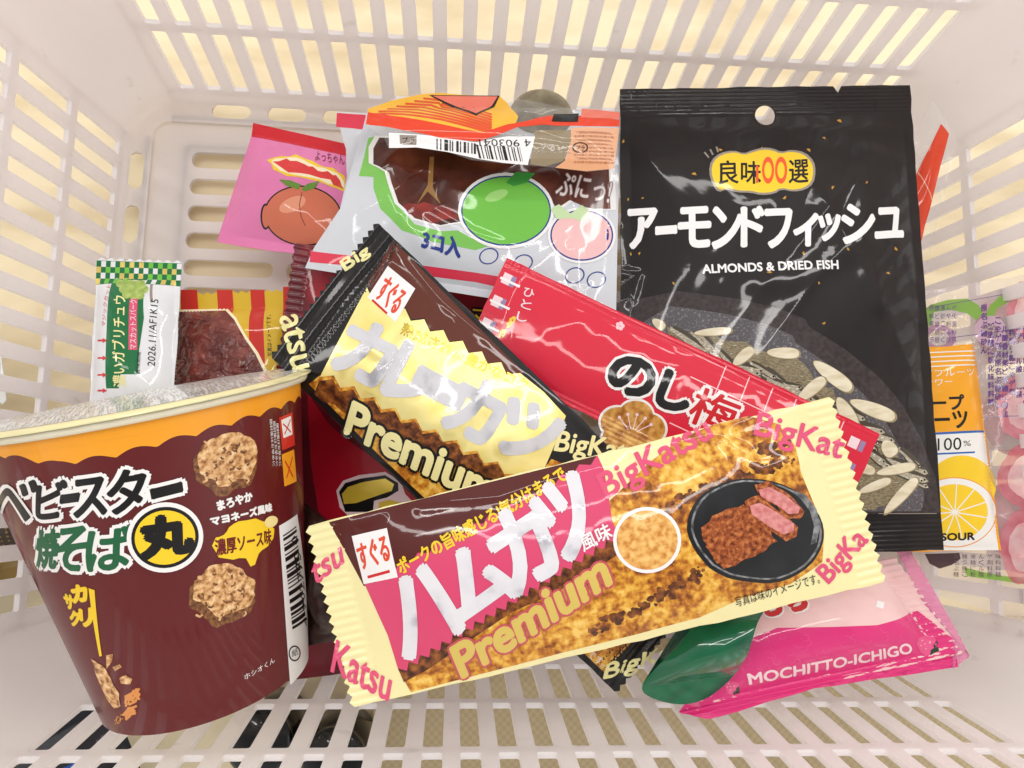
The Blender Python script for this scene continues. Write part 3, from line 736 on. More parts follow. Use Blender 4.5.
for v in (sf.V-11, sf.V-20, 10): f.linem([(sf.U*.53, v), (sf.U*.75, v), (sf.U-10, v)], .42, ROSE, 1.4)
def rb(ch, x, y, wd, ht, a=21):
    r = math.radians(a); R_ = (math.cos(r), math.sin(r)); U_ = (math.sin(r), -math.cos(r))
    return c7(x, y), c7(x+R_[0]*wd, y+R_[1]*wd), c7(x+U_[0]*ht, y+U_[1]*ht)
f.txt('の', *rb('', 322,345,104,84), BLACKI, 6, .02, rnd=.7, out=(WHITE, 1.0))
f.txt('し', *rb('', 440,388,74,82), BLACKI, 6, .02, rnd=.7, out=(WHITE, 1.0))
f.txt('梅', *rb('', 514,430,112,88), mat('plum_red_ink', (200,20,36)), 6, .0, rnd=.3, out=(WHITE, 1.2))
f.txt('さん', *rb('', 676,470,110,66), BLACKI, 6, .02, rnd=.6, out=(WHITE, 1.0))
JEL = mat('brown_jelly_print', (150, 90, 34), var=[(196, 140, 66), (222, 176, 100)], scale=.3, detail=5)
pc = c7(385,452)
for k in range(5):
    a = math.radians(-90+72*k+14); f.ell((pc[0]+17*math.cos(a), pc[1]+15*math.sin(a)), (19,17), WHITE, 2+k*.05)
for k in range(5):
    a = math.radians(-90+72*k+14); f.ell((pc[0]+16*math.cos(a), pc[1]+14*math.sin(a)), (17.5,15.5), JEL, 3+k*.05)
f.ell(pc, (20,18), JEL, 3.5)
for k in range(-2, 3):
    a = math.radians(-90+24*k+14); e_ = (pc[0]+22*math.cos(a), pc[1]+4+20*math.sin(a))
    f.line([(pc[0]+6*math.cos(a), pc[1]+4+5*math.sin(a)), e_], .35, CLRW, 4.2); f.ell(e_, (1.7,1.7), CLRW, 4.6, n=10)
f.txt('うめ', c7(74,236), c7(110,188), c7(66,228), YEL, 4, .02, rnd=.3); 
for k, (ch, x, y) in enumerate((('ひ',128,120),('と',122,148),('し',112,178))):
    f.txt(ch, c7(x-2,y+12), c7(x+22,y+20), c7(x+3,y-8), CLRW, 4, .02)
for k in range(5):
    a = 2*math.pi*k/5; f.ell((c7(357,205)[0]+2.6*math.cos(a), c7(357,205)[1]+2.6*math.sin(a)), (2.1,2.1), ROSE, 2+k*.05, n=10)
f.build('front_film', t)

# ================================================================== CLEAR BAG OF JELLY BALLS (white, green edge, orange folded top)
CLEAR = mat('clear_film', (236, 238, 240), trans=.93, rough=.1, coat=1, coatrough=.03, bump=.35, bdist=.0012, bscale=.08)
MILK = mat('milky_film', (212, 216, 223), trans=.08, rough=.3, bump=.25)
GRN = mat('leaf_green_ink', (128, 198, 92)); CHOC = mat('brown_jelly_window', (60, 24, 18), var=[(84, 38, 28), (120, 64, 48)], scale=.06, contrast=(.3,.75), rough=.2)
BLUE = mat('navy_ink', (38, 58, 140)); COR = mat('coral_band_ink', (222, 60, 84))
b6 = crop(2.327, 200, 80)
sf = Surf(at(366,116,.072), at(621,112,.072), at(616,318,.078), at(305,268,.070), thick=7, seal=(4,3), seed=41, wr=.9, wl=24, pw=(3,3), crease=1.2)
b6 = crop(2.327, 200, 80)
sf.crease_at([(440,170),(430,210),(470,235),(500,245)], .6, 2.2); sf.crease_at([(585,290),(588,330),(575,250)], .5, 2); sf.crease_at([(380,170),(400,215),(430,255)], .6, 2.2)
t, f = packet('jelly_bag', 'milky clear three-piece jelly bag with green edge and orange striped top folded over', 'snack bag', sf, MILK, out=sf.inv([(366,116),(450,112),(540,110),(621,112),(618,215),(616,318),(520,303),(420,287),(305,268),(314,248),(340,209),(349,177),(360,140)]))
f.poly(b6([(258,398),(400,415),(520,432),(640,448),(740,465),(960,545),(960,560),(740,492),(640,470),(520,455),(400,436),(255,424)]), COR, 1)
win_o = b6([(400,140),(412,142),(414,180),(440,205),(444,240),(452,290),(480,325),(540,352),(590,352),(620,368),(660,385),(640,392),(560,378),(480,362),(430,330),(408,285),(404,240),(372,222),(385,180)])
win = [b6(418,135), b6(560,150), b6(770,185), b6(950,190), b6(955,300), b6(905,300), b6(860,280), b6(830,300), b6(812,272), b6(780,236), b6(710,214), b6(650,236), b6(622,280), b6(612,330), b6(560,338), b6(500,322), b6(462,286), b6(446,240), b6(440,216), b6(404,196), b6(404,160)]
lc = np.mean(win, 0)
f.poly(b6([(392,135),(425,130),(425,160),(412,178),(414,200),(444,222),(452,262),(462,296),(500,336),(560,352),(600,350),(628,366),(676,385),(640,396),(540,376),(470,350),(420,300),(404,252),(404,226),(370,224),(382,180)]), GRN, 1.5)
f.poly([tuple(lc+(np.array(p)-lc)*1.045) for p in win], WHITE, 2.4)
f.poly(win, CHOC, 3.4)
RJ = mat('red_jelly_light', (110, 30, 30), var=(150,50,40), scale=.2); OLV = mat('olive_jelly', (112, 100, 78), var=(134,124,96), scale=.2)
f.poly(blob(b6([(470,292),(520,286),(590,300),(600,325),(540,332),(490,315)]), 1.5, 3, 2), RJ, 4.2)
f.poly(b6([(535,180),(545,180),(542,250),(560,290),(530,260),(505,290),(530,245)]), mat('amber_glint', (150,110,60)), 4.6)
# plain fruit shapes: a green one and a pink one
LIME = mat('lime_ink', (112, 190, 70)); PEA = mat('peach_ink', (238, 190, 190))
f.ell(b6(712,305), (48,38), WHITE, 4.6); f.ell(b6(712,305), (45,35), BLUE, 5.4); f.ell(b6(712,305), (43.5,33.5), LIME, 6.2)
f.ell(b6(690,270), (12,5), mat('lime_light_ink', (160,214,120)), 7.0, rot=-20)
f.poly(b6([(712,240),(735,215),(780,218),(760,240),(730,248)]), mat('lime_leaf_ink', (60,150,60)), 7.4)
f.ell(b6(888,362), (34,28), WHITE, 5.0); f.ell(b6(888,362), (31.5,25.5), BLUE, 5.8); f.ell(b6(888,362), (30,24), PEA, 6.6)
f.poly(b6([(862,312),(835,290),(815,300),(830,325),(862,322),(885,330),(905,305),(888,292)]), mat('pale_leaf_ink', (196,220,170)), 7.8)
for k, (x, y) in enumerate(((672,410),(752,425),(872,455),(922,465))): f.ell(b6(x, y), (10,8), BLUE, 2+k*.05, hole=.86, rot=-20)
f.txt('3コ入', b6(516,392), b6(604,414), b6(522,350), BLUE, 4, .02, rnd=.25)
f.txt('ぷにっ!', b6(826,268), b6(950,288), b6(840,216), mat('white_grey_ink', (228,214,212)), 5, .02, out=(mat('dim_grey_ink', (110,90,90)), .35))
f.build('front_film', t)
# the folded top lies over the bag
cf = crop(3.793, 360, 85)
sf2 = Surf(at(365,106,.086), at(621,106,.084), at(620,158,.090), at(372,146,.091), thick=3, seal=(1,1), seed=44, wr=.5, wl=20, pw=(4,2.5), crease=.9)
fl = Part(sf2)
o = sf2.inv(cf([(22,90),(120,52),(230,30),(300,22),(380,34),(480,40),(560,46),(680,66),(760,84),(860,92),(984,100),(984,160),(960,320),(860,330),(700,310),(560,300),(420,285),(320,250),(215,238),(110,240),(90,200),(20,150)]))
fl.polym(o, CLEAR, 0); 
SO = mat('orange_stripe_ink', (240, 184, 60), bump=.3); OR2 = mat('vermilion_ink', (226, 66, 34), bump=.3); SAL = mat('salmon_ink', (232, 120, 100))
fl.poly(cf([(30,92),(120,60),(230,36),(300,30),(380,38),(480,42),(530,44),(560,70),(600,120),(590,150),(520,180),(470,205),(430,210),(300,190),(30,150)]), SO, 1)
YS = mat('red_stripe_ink', (222, 84, 40), bump=.3)
for k in range(8):
    y = 112-k*10
    fl.line(cf([(36+k*34,y),(160+k*28,y+k*1.5),(310,y+20),(420,y+48),(500,y+72)]), 1.15, YS, 2+k*.03)
fl.poly(cf([(30,104),(120,118),(260,140),(400,170),(470,182),(560,150),(640,136),(720,118),(840,118),(984,132),(984,158),(860,158),(700,152),(600,160),(520,192),(450,215),(300,200),(160,172),(22,150)]), OR2, 3)
fl.poly(cf([(262,40),(530,42),(510,84),(440,118),(380,96),(320,72)]), BLACKI, 3.4); fl.poly(cf([(276,43),(522,45),(500,80),(440,110),(384,90),(325,66)]), SAL, 4.2)
fl.poly(cf([(735,112),(830,110),(826,142),(726,140)]), BLACKI, 4.6); fl.poly(cf([(840,92),(984,106),(984,130),(838,126)]), SAL, 4.8)
fl.poly(cf([(110,182),(300,196),(440,218),(560,195),(664,196),(650,250),(636,305),(540,296),(450,282),(330,255),(215,238),(110,240)]), WHITE, 2)
fl.barcode(cf(290,204), cf(290,246), cf(440,222), BLACKI, 16, 3.6, 4)
fl.barcode(cf(440,226), cf(452,280), cf(606,238), BLACKI, 20, 3.6, 5)
fl.txt('4 903041', cf(648,206), cf(450,206), cf(650,234), BLACKI, 3.8, .02)
fl.poly(cf([(150,190),(215,192),(214,228),(152,226)]), GREY, 3.0); fl.txt('プラ', cf(160,222), cf(206,224), cf(160,198), BLACKI, 4.0, .02)
KH = mat('khaki_tint', (150, 134, 104), trans=.2); OT = mat('apricot_tint', (240, 176, 130), trans=.25)
fl.poly(cf([(664,172),(800,172),(800,215),(770,290),(700,310),(645,300)]), KH, 1); fl.poly(cf([(800,164),(984,164),(962,318),(860,328),(740,315),(775,290),(800,215)]), OT, 1.3)
fl.ell(cf(835,238), (8,5.5), BLACKI, 2.4, hole=.8); fl.txt('プラ', cf(818,248), cf(852,248), cf(818,228), BLACKI, 3, .0)
for k in range(9): fl.txt('名称菓子原材料砂糖水飴', cf(812+rr.uniform(-6,40),186+k*14), cf(962,190+k*14), cf(812,177+k*14), mat('brown_small_ink', (160,90,60)), 2.4, .0, res=1)
fl.build('folded_top', t)
sf3 = Surf(at(336,112,.060), at(368,113,.062), at(352,262,.064), at(306,262,.062), thick=1, seal=(1,1), seed=45, wr=.5, wl=12, crease=.4)
g_ = Part(sf3); g_.polym(sf3.inv([(336,112),(368,113),(362,180),(345,235),(308,262),(314,248),(340,209),(347,177),(346,149)]), MILK, 0); g_.poly([(337,113),(366,115),(365,130),(336,127)], COR, 1); g_.build('side_fold', t)
# a dark jelly ball shows above the fold
def ball(name, c, r, m, parent, sq=(1,1,1)):
    th = np.linspace(0, np.pi, 17); ph = np.linspace(0, 2*np.pi, 32, endpoint=False)
    V = np.array([(math.sin(a)*math.cos(b_)*sq[0], math.sin(a)*math.sin(b_)*sq[1], math.cos(a)*sq[2]) for a in th for b_ in ph])*r+np.array(c)
    F = [(i*32+j, (i+1)*32+j, (i+1)*32+(j+1) % 32, i*32+(j+1) % 32) for i in range(16) for j in range(32)]
    return mesh(name, V, np.array(F), (V-np.array(c))/r/np.array(sq)**2, V[:,:2]*1000, None, [m], parent)
ball('jelly_ball', at(541,118,.070), .0115, OLV, t, (1.15,1,.8))

# ================================================================== PEACH CANDY PACKET
CANDY = mat('candy_pink_film', (226, 126, 178), bump=.3)
sf = Surf(at(255,125,.038), at(352,148,.050), at(346,262,.052), at(217,242,.036), thick=6, seal=(1,4), seed=51, wr=.6, wl=15, crease=.8)
t, f = packet('candy_packet', 'pink candy packet with red top strip and a printed peach, near the back', 'snack packet', sf, CANDY, teeth=(False,)*4)
zp = crop(2.327, 200, 80)
f.poly(zp([(124,100),(345,150),(345,178),(120,132)]), mat('scarlet_ink', (206, 30, 44)), 1)
CREAMW = mat('warm_white_ink', (250, 236, 200)); SAL2 = mat('peach_skin_ink', (206, 112, 84)); LEAF = mat('leaf_ink', (100, 140, 50))
f.poly(blob(zp([(158,185),(190,178),(225,176),(262,192),(290,200),(325,215),(340,230),(340,262),(300,246),(255,232),(200,222),(170,208)]), 1.2, 2, 1), YEL, 1.4)
f.poly(blob(zp([(164,188),(192,182),(224,180),(258,196),(288,205),(322,220),(336,236),(336,254),(298,240),(255,226),(203,216),(175,204)]), 1, 2, 2), CREAMW, 2.2)
f.poly(blob(zp([(172,190),(215,186),(250,202),(285,212),(318,226),(332,250),(300,236),(252,222),(205,212)]), 2, 3, 3), mat('logo_red_ink', (220, 60, 60)), 3.0)
f.txt('よっちゃん', zp(268,188), zp(338,200), zp(270,166), mat('dark_plum_ink', (110,30,50)), 4, .01)
f.ell(zp(240,316), (39,30), BLACKI, 2.2, n=48, rot=6); f.ell(zp(153,318), (5,13), BLACKI, 2.4); f.ell(zp(154,318), (3.6,11), SAL2, 3.2)
f.ell(zp(240,316), (37.5,28.6), SAL2, 3.2, rot=6)
f.ell(zp(216,290), (14,7), mat('peach_light_ink', (226,150,120)), 3.9, rot=-24)
f.line(zp([(238,262),(232,290),(236,318),(246,340)]), .35, mat('peach_line_ink', (130,50,30)), 4.2)
f.poly(zp([(230,256),(200,246),(184,232),(210,234),(236,244)]), LEAF, 4.8); f.poly(zp([(236,256),(250,242),(278,236),(268,252),(246,260)]), LEAF, 4.8)
f.build('front_film', t)

# ================================================================== GRAPE CHEW PACKET (white, green checked end)
CHEW = mat('white_chew_film', (226, 228, 232), bump=.2); GRD = mat('deep_green_ink', (18, 110, 62)); GC = mat('gold_check', (220, 200, 110), metal=.5, rough=.3)
sf = Surf(at(97,260,.045), at(182,263,.048), at(172,430,.055), at(88,436,.052), thick=6, seal=(1,8), seed=61, wr=.3, wl=14, pw=(3,4), crease=.3)
t, f = packet('chew_packet', 'slim white chew candy packet with green and gold checked end, beside the left wall', 'snack packet', sf, CHEW, teeth=(False,False,False,True), pitch=3.4, amp=1.2)
q3 = crop(3.2, 80, 240)
nC = 18; cw_ = sf.U/nC
f.polym([(0,sf.V-10.5),(sf.U,sf.V-10.5),(sf.U,sf.V-.2),(0,sf.V-.2)], GRD, 1)
for i in range(nC):
    for j in range(4):
        if (i+j) % 2: f.polym([(i*cw_, sf.V-.4-(j+1)*2.5), ((i+1)*cw_, sf.V-.4-(j+1)*2.5), ((i+1)*cw_, sf.V-.4-j*2.5), (i*cw_, sf.V-.4-j*2.5)], (GC, CHEW, LIME)[(i*7+j*3+i//3) % 3], 2)
f.poly(q3([(108,125),(215,125),(205,250),(190,350),(185,430),(130,430),(125,475),(85,475)]), GRD, 1)
GRAPE = mat('grape_ink', (140, 170, 80), var=(180,200,110), scale=.5)
for k, (x, y) in enumerate(((130,140),(150,135),(172,138),(195,140),(140,158),(162,158),(185,160),(205,158),(150,175),(172,178),(192,178))): f.ell(q3(x, y), (4.6,4.2), GRAPE, 2+k*.05, n=14)
f.txt('濃いガブリチュウ', q3(150,470), q3(150,180), q3(108,470), CREAMI, 3.4, .0, rnd=.09)
f.poly(q3([(160,190),(186,188),(184,352),(156,352)]), PINK, 3); f.txt('マスカットスパーク', q3(182,350), q3(184,192), q3(160,350), WHITE, 4, .01)
f.txt('2026.11/AF1K15', q3(240,405), q3(252,192), q3(216,402), BLACKI, 3, .0)
f.txt('マジックカット', q3(82,278), q3(102,146), q3(70,276), RED, 3, .02)
for y in (322,378,432,482):
    f.line([q3(58,y), q3(76,y)], .7, RED, 3); f.poly([q3(74,y-8), q3(88,y), q3(74,y+8)], RED, 3.2)
f.txt('賞味期限', q3(192,430), q3(196,358), q3(180,430), BLACKI, 3, .01)
f.poly(q3([(225,200),(228,130),(236,130),(234,200)]), GREY, .9)
f.build('front_film', t)

# ================================================================== CHOCOLATE PACKET (yellow and red stripes)
YF = mat('mustard_film', (214, 176, 44), bump=.25); CH = mat('chocolate_print', (92, 38, 34), var=[(112, 50, 44), (150, 84, 74)], scale=.12, contrast=(.36,.72), rough=.25, detail=4, bump=.9, bscale=.16, bdist=.004)
sf = Surf(at(177,296,.036), at(298,291,.040), at(290,420,.044), at(172,420,.042), thick=6, seal=(1,7), seed=71, wr=.4, wl=14, pw=(3,4), crease=.5)
t, f = packet('chocolate_packet', 'packet printed with chocolate and yellow and red stripes, behind the snack cup', 'snack packet', sf, YF, teeth=(False,True,False,True), pitch=3.4, amp=1.2)
STR = mat('brick_red_ink', (196, 44, 34))
for x0, x1 in ((322,375),(438,488),(545,590)):
    f.poly(q3([(x0,160),(x1,160),(x1+4,420),(x0+2,420)]), STR, 1)
f.poly(q3([(650,150),(700,150),(700,440),(650,440)]), STR, 1)
f.poly(q3([(300,224),(472,220),(500,250),(534,310),(570,360),(600,420),(600,560),(300,560)]), CREAMW, 2)
f.poly(q3([(300,230),(466,227),(494,256),(528,316),(562,366),(590,424),(590,560),(300,560)]), CH, 2.8)
f.txt('写真はイメージです。', q3(616,372), q3(612,240), q3(600,372), BLACKI, 3, .01)
f.build('front_film', t)

# ================================================================== MAROON AND RED SNACK BAG (underneath)
WINE = mat('wine_film', (122, 18, 34), var=[(92, 18, 30), (170, 22, 44)], scale=.02, contrast=(.35,.65), bump=.3)
sf = Surf(at(296,243,.052), at(560,292,.056), at(560,640,.045), at(232,690,.040), thick=9, seal=(7,2), seed=81, wr=.9, wl=22, pw=(3,3), rib=.15, crease=.9)
t, f = packet('snack_bag', 'wine red snack bag lying underneath, mostly hidden between the cup and gold packet', 'snack bag', sf, WINE, teeth=(True,True,False,False), pitch=3.4, amp=1.0)
c8 = crop(4.515, 290, 370)
f.poly(c8([(80,100),(180,250),(300,345),(380,400),(470,480),(600,560),(600,640),(200,690),(130,640),(95,420),(85,250)]), mat('cherry_ink', (176, 16, 38), bump=.3), 1)
f.poly(c8([(210,545),(240,500),(310,475),(430,460),(500,500),(520,560),(560,600),(560,700),(215,700),(260,655),(225,620)]), CLRW, 2)
f.poly(c8([(222,550),(250,510),(320,490),(430,475),(488,510),(490,545),(440,575),(380,590),(375,640),(250,640)]), BLACKI, 3)
GO2 = mat('gold_letter_foil', (230, 200, 66), rough=.3, metal=.25)
f.poly(c8([(235,560),(262,528),(330,506),(430,490),(470,515),(460,545),(400,565),(300,600),(245,605)]), GO2, 4)
f.poly(c8([(400,598),(450,585),(500,600),(495,625),(400,640)]), GO2, 4)
c9 = crop(5.689, 400, 260)
f.txt('マ', c9(415,360), c9(490,365), c9(415,280), YEL, 4, .02, out=(BLACKI, .9))
f.build('front_film', t)

# ================================================================== GRAPEFRUIT SOUR PACKET (yellow, behind the black bag)
ORF = mat('amber_film', (244, 168, 32)); WF = mat('white_box_ink', (240, 240, 236)); YL = mat('lemon_ink', (246, 206, 40)); BL2 = mat('blue_line_ink', (30, 100, 180))
d6 = crop(2.133, 640, 280); d7 = crop(4.267, 880, 270); d8 = crop(4.042, 880, 430)
sf = Surf(at(868,352,.057), at(974,344,.057), at(1001,550,.060), at(884,552,.058), thick=4, seal=(1,1), seed=91, wr=.25, wl=30, pw=(6,6), crease=.1)
t, f = packet('candy_packet', 'slim amber and white grapefruit sour candy packet half behind the black bag', 'snack packet', sf, ORF, teeth=(False,)*4)
f.poly([d7(150,696), d7(445,692), d8(478,486), d8(10,486)], WF, 1)
for y in (352,372,392,412): f.line([d7(120,y+6), d7(404,y-6)], .55, WF, 1.4)
f.txt('グレープフルーツ', d7(30,468), d7(400,452), d7(28,436), WF, 2, .01); f.txt('サワー', d7(190,498), d7(308,490), d7(190,470), WF, 2, .01)
f.txt('グレープ', d7(70,606), d7(362,596), d7(66,542), BLACKI, 2, .02, rnd=.15); f.txt('フルーツ', d7(80,682), d7(376,672), d7(76,612), BLACKI, 2, .02, rnd=.15)
f.line([d7(150,703), d7(442,690)], .9, BL2, 2); f.line([d8(120,102), d8(382,90)], .7, BL2, 2)
f.txt('100', d8(232,84), d8(328,80), d8(232,34), BLACKI, 2, .01); f.txt('%', d8(336,66), d8(366,64), d8(336,44), BLACKI, 2, .0)
f.ell(d8(330,228), (34,31), YL, 2.0); 
f.ell(d8(300,332), (42,35), mat('orange_rind_ink', (236,150,40)), 2.8); f.ell(d8(300,332), (41,34), WF, 3.4); f.ell(d8(300,332), (33,28), YL, 4.2)
for k in range(11):
    a = 2*math.pi*k/11+.2; p = d8(300,332); f.line([p, (p[0]+33*math.cos(a), p[1]+28*math.sin(a))], .45, WF, 5)
f.txt('SOUR', d8(246,446), d8(380,442), d8(246,418), BLACKI, 5.6, .02, rnd=.15)
f.build('front_film', t)

# ================================================================== CLEAR BAG OF JELLY CUPS (far right)
MAUVE = mat('mauve_small_ink', (96, 60, 130)); PKJ = mat('pink_jelly_tint', (216, 84, 108), trans=.5, var=(236,150,164), scale=.1); PALE = mat('pale_jelly_tint', (240, 176, 184), trans=.4, var=(246,214,214), scale=.15); GRT = mat('green_band_tint', (128, 176, 66), trans=.15)
CL2 = mat('hazy_clear_film', (238, 226, 226), trans=.86, rough=.15, coat=1, coatrough=.04, bump=.35, bdist=.0012, bscale=.08)
sf = Surf(at(922,292,.050), at(1072,266,.066), at(1085,640,.062), at(905,585,.048), thick=4, seal=(1,2), seed=95, wr=.9, wl=20, crease=1.0)
t = thing('jelly_cup_bag', 'clear bag of pink jelly cups with purple print, leaning on the right wall', 'snack bag', sf.base(np.array([sf.U/2]), np.array([sf.V/2]))[0])
f = Part(sf); f.polym(outline(sf), CL2, 0); backing(sf, outline(sf), CL2, 'back_film', t)
f.poly(d7([(190,170),(215,148),(290,128),(370,122),(420,150),(440,180),(410,215),(370,185),(300,170),(230,180),(215,240),(195,235)]), GRT, 1)
f.poly(d7([(440,215),(470,150),(520,105),(620,85),(760,80),(760,105),(620,118),(540,140),(500,165),(470,225)]), GRT, 1)
f.ell(d7(250,290), (17,13), mat('violet_cup_tint', (180,130,170), trans=.3), 1.4, hole=.6); f.ell(d7(470,260), (16,15), mat('lilac_cup_tint', (214,180,200), trans=.3), 1.4, hole=.5)
for cx, cy, rx, ry in ((1030,310,22,30),(1024,408,28,32),(1028,478,30,34),(1026,548,26,38)):
    f.ell((cx,cy), (rx,ry), PKJ, 1.6+cy*.001, hole=.66, jit=.08, seed=cy); f.ell((cx,cy), (rx*.7,ry*.7), PALE, 1.7, jit=.1, seed=cy)
jt = '原材料名果糖ぶどう糖液糖砂糖こんにゃく粉ゲル化剤酸味料香料'
for k in range(13):
    x = 430+k*30; y0 = 150 if k < 1 else 190+((k*37) % 60); 
    for q in range(9+(k*5) % 4):
        y = y0+q*36
        if y < 620 and not (x < 440 and y > 330): f.txt(jt[(k*7+q*3) % len(jt)], d7(x,y+28), d7(x+26,y+26), d7(x,y), MAUVE, 3, .0, res=1, rnd=.1)
for k in range(5):
    for q in range(5): f.txt(jt[(k*5+q*2) % len(jt)], d7(210+k*24,150+q*34+26), d7(230+k*24,148+q*34+26), d7(210+k*24,152+q*34), MAUVE, 3, .0, res=1)
for a_, b_ in ((d7(195,165), d7(614,88)), (d7(300,290), d7(614,250)), (d7(440,628), d7(700,618))): f.line([a_, b_], .25, MAUVE, 3)
for k in range(6):
    for q in range(4): f.txt(jt[(k*5+q*3) % len(jt)], d8(296+k*34,500+q*24+20), d8(318+k*34,502+q*24+20), d8(296+k*34,500+q*24), mat('umber_small_ink', (96,80,80)), 3, .0, res=1)
f.poly(d8([(340,555),(420,575),(500,590),(640,600),(720,610),(720,640),(600,625),(480,608),(400,598),(350,590)]), GRT, 1)
f.poly(d8([(180,500),(320,496),(325,520),(290,545),(240,560),(200,540)]), mat('grape_jelly_tint', (70,40,50), trans=.1), 1.2)
f.build('front_film', t)
for cx, cy in ((1005,330),(1012,420),(1010,520)): ball('jelly_cup', at(cx, cy, .050), .013, mat('soft_pink_jelly', (236,176,180), rough=.2), t, (1,1.2,.5))

# ================================================================== ORANGE CORNER behind the black bag
sf = Surf(at(941,124,.060), at(949,134,.060), at(906,300,.050), at(880,250,.050), thick=1.5, seal=(0,2), seed=97, wr=.3, wl=12, crease=.5)
t, f = packet('snack_bag', 'orange red snack packet whose pointed corner sticks up behind the black bag', 'snack bag', sf, mat('orange_red_film', (226, 70, 34), bump=.3), teeth=(False,)*4)
f.linem([(0, sf.V*.62), (sf.U, sf.V*.60)], .7, mat('orange_pale_ink', (244,170,140)), 2)
f.build('front_film', t)
mid = sf.base(np.array([0.]), np.array([0.]))[0]
sfc = Surf(at(932,100,.0585), at(958,140,.0595), at(918,300,.046), at(880,240,.046), thick=1, seed=98, wr=.3, crease=.4)
g_ = Part(sfc); g_.polym(outline(sfc), CLEAR, 0); g_.build('clear_margin', t)

# ================================================================== STRAWBERRY RICE CAKE PACKET (pink, bottom right)
ROSY = mat('rosy_film', (232, 186, 186), var=(240,206,204), scale=.04, trans=.05, bump=.3); MAG = mat('magenta_ink', (218, 48, 122), bump=.2); MAGL = mat('magenta_pale_ink', (226, 84, 140))
e8 = crop(2.207, 560, 520)
sf = Surf(at(672,600,.078), at(893,556,.068), at(962,654,.072), at(690,712,.082), thick=13, seal=(9,3), seed=101, wr=.6, wl=22, pw=(4,2.2), rib=.3, crease=.7)
t, f = packet('rice_cake_packet', 'pink strawberry rice cake packet with white lettering, lying at the bottom right', 'snack packet', sf, ROSY, teeth=(True,True,False,False), pitch=3, amp=1)
f.poly(e8([(262,425),(300,370),(350,310),(430,258),(480,238),(600,236),(700,232),(790,200),(830,232),(868,262),(880,325),(560,372),(330,440)]), MAG, 1)
f.poly([e8(735,60), e8(770,60), e8(905,300), e8(868,330), e8(862,255), e8(800,180)], mat('pink_seal_tint', (226,120,168), trans=.3), 1.5)
f.txt('MOCHITTO-ICHIGO', e8(418,362), e8(778,292), e8(413,339), mat('blush_white_ink', (246,216,222)), 3, .0, rnd=.2)
for k in range(70):
    x = rr.uniform(340,830); y = rr.uniform(246, 346-(x-330)*.06); a = rr.uniform(0, 3.1); p = e8(x, y)
    f.line([p, (p[0]+5*math.cos(a), p[1]+4*math.sin(a)), (p[0]+9*math.cos(a+.6), p[1]+7*math.sin(a+.6))], .18, MAGL, 1.8)
f.txt('もち', e8(440,215), e8(545,196), e8(436,172), RED, 3, .02, rnd=.5, out=(WHITE, .6))
def berry(x, y, s_, a, lv):
    p = e8(x, y); R_ = lambda u, v: (p[0]+s_*(u*math.cos(a)-v*math.sin(a)), p[1]+s_*(u*math.sin(a)+v*math.cos(a)))
    f.poly([R_(-1,-.5), R_(-.5,-.9), R_(.5,-.9), R_(1,-.5), R_(.9,.2), R_(.3,1), R_(-.3,1), R_(-.9,.2)], MAGL, lv)
    f.poly([R_(-.8,-.8), R_(0,-1.4), R_(.8,-.8), R_(.3,-.6), R_(0,-.8), R_(-.3,-.6)], mat('dark_leaf_ink', (30,60,40)), lv+.6)
    for u, v in ((-.4,-.2),(.4,-.1),(0,.2),(-.2,.6),(.3,.5)): f.ell(R_(u, v), (.5,.5), CREAMW, lv+1, n=6)
berry(808,275,10,2.0,3); berry(378,368,7,2.2,3)
f.poly([e8(700,178), e8(716,182), e8(712,196), e8(696,192)], WHITE, 2)
f.build('front_film', t)

# ================================================================== GREEN WRAPPED CANDY
EMER = mat('emerald_film', (0, 80, 50), var=[(0, 100, 64), (0, 56, 38)], scale=.04, contrast=(.3,.7), rough=.25, coat=1, bump=.25)
sf = Surf(at(690,596,.094), at(806,594,.092), at(744,676,.090), at(636,690,.092), thick=11, seal=(1,1), seed=111, wr=.8, wl=16, pw=(2.4,2.2), crease=.8)
o = sf.inv(smooth(e8([(172,372),(215,322),(270,270),(310,205),(400,180),(470,178),(440,215),(428,250),(414,300),(380,350),(325,396),(268,410),(205,396)])))
t, f = packet('wrapped_candy', 'shiny emerald green wrapped candy under the right end of the frontmost packet', 'candy', sf, EMER, out=o)
f.build('front_film', t)
sf = Surf(at(664,664,.088), at(690,640,.090), at(700,708,.086), at(672,700,.086), thick=1.5, seed=113, wr=.5, crease=.8)
g_ = Part(sf); g_.polym(outline(sf), CLEAR, 0); g_.build('clear_fin', t)

# ================================================================== DARK TWISTED WRAPPER beside the cup
sf = Surf(at(300,500,.088), at(326,520,.092), at(346,640,.084), at(306,646,.078), thick=5, seal=(0,0), seed=121, wr=1.6, wl=7, crease=1.6, pw=(2,3))
t, f = packet('crumpled_wrapper', 'crumpled dark brown wrapper squeezed between the cup and frontmost packet', 'wrapper', sf, mat('dark_brown_film', (34, 20, 18), rough=.35, var=(60,34,28), scale=.2, bump=.4))
f.build('front_film', t)
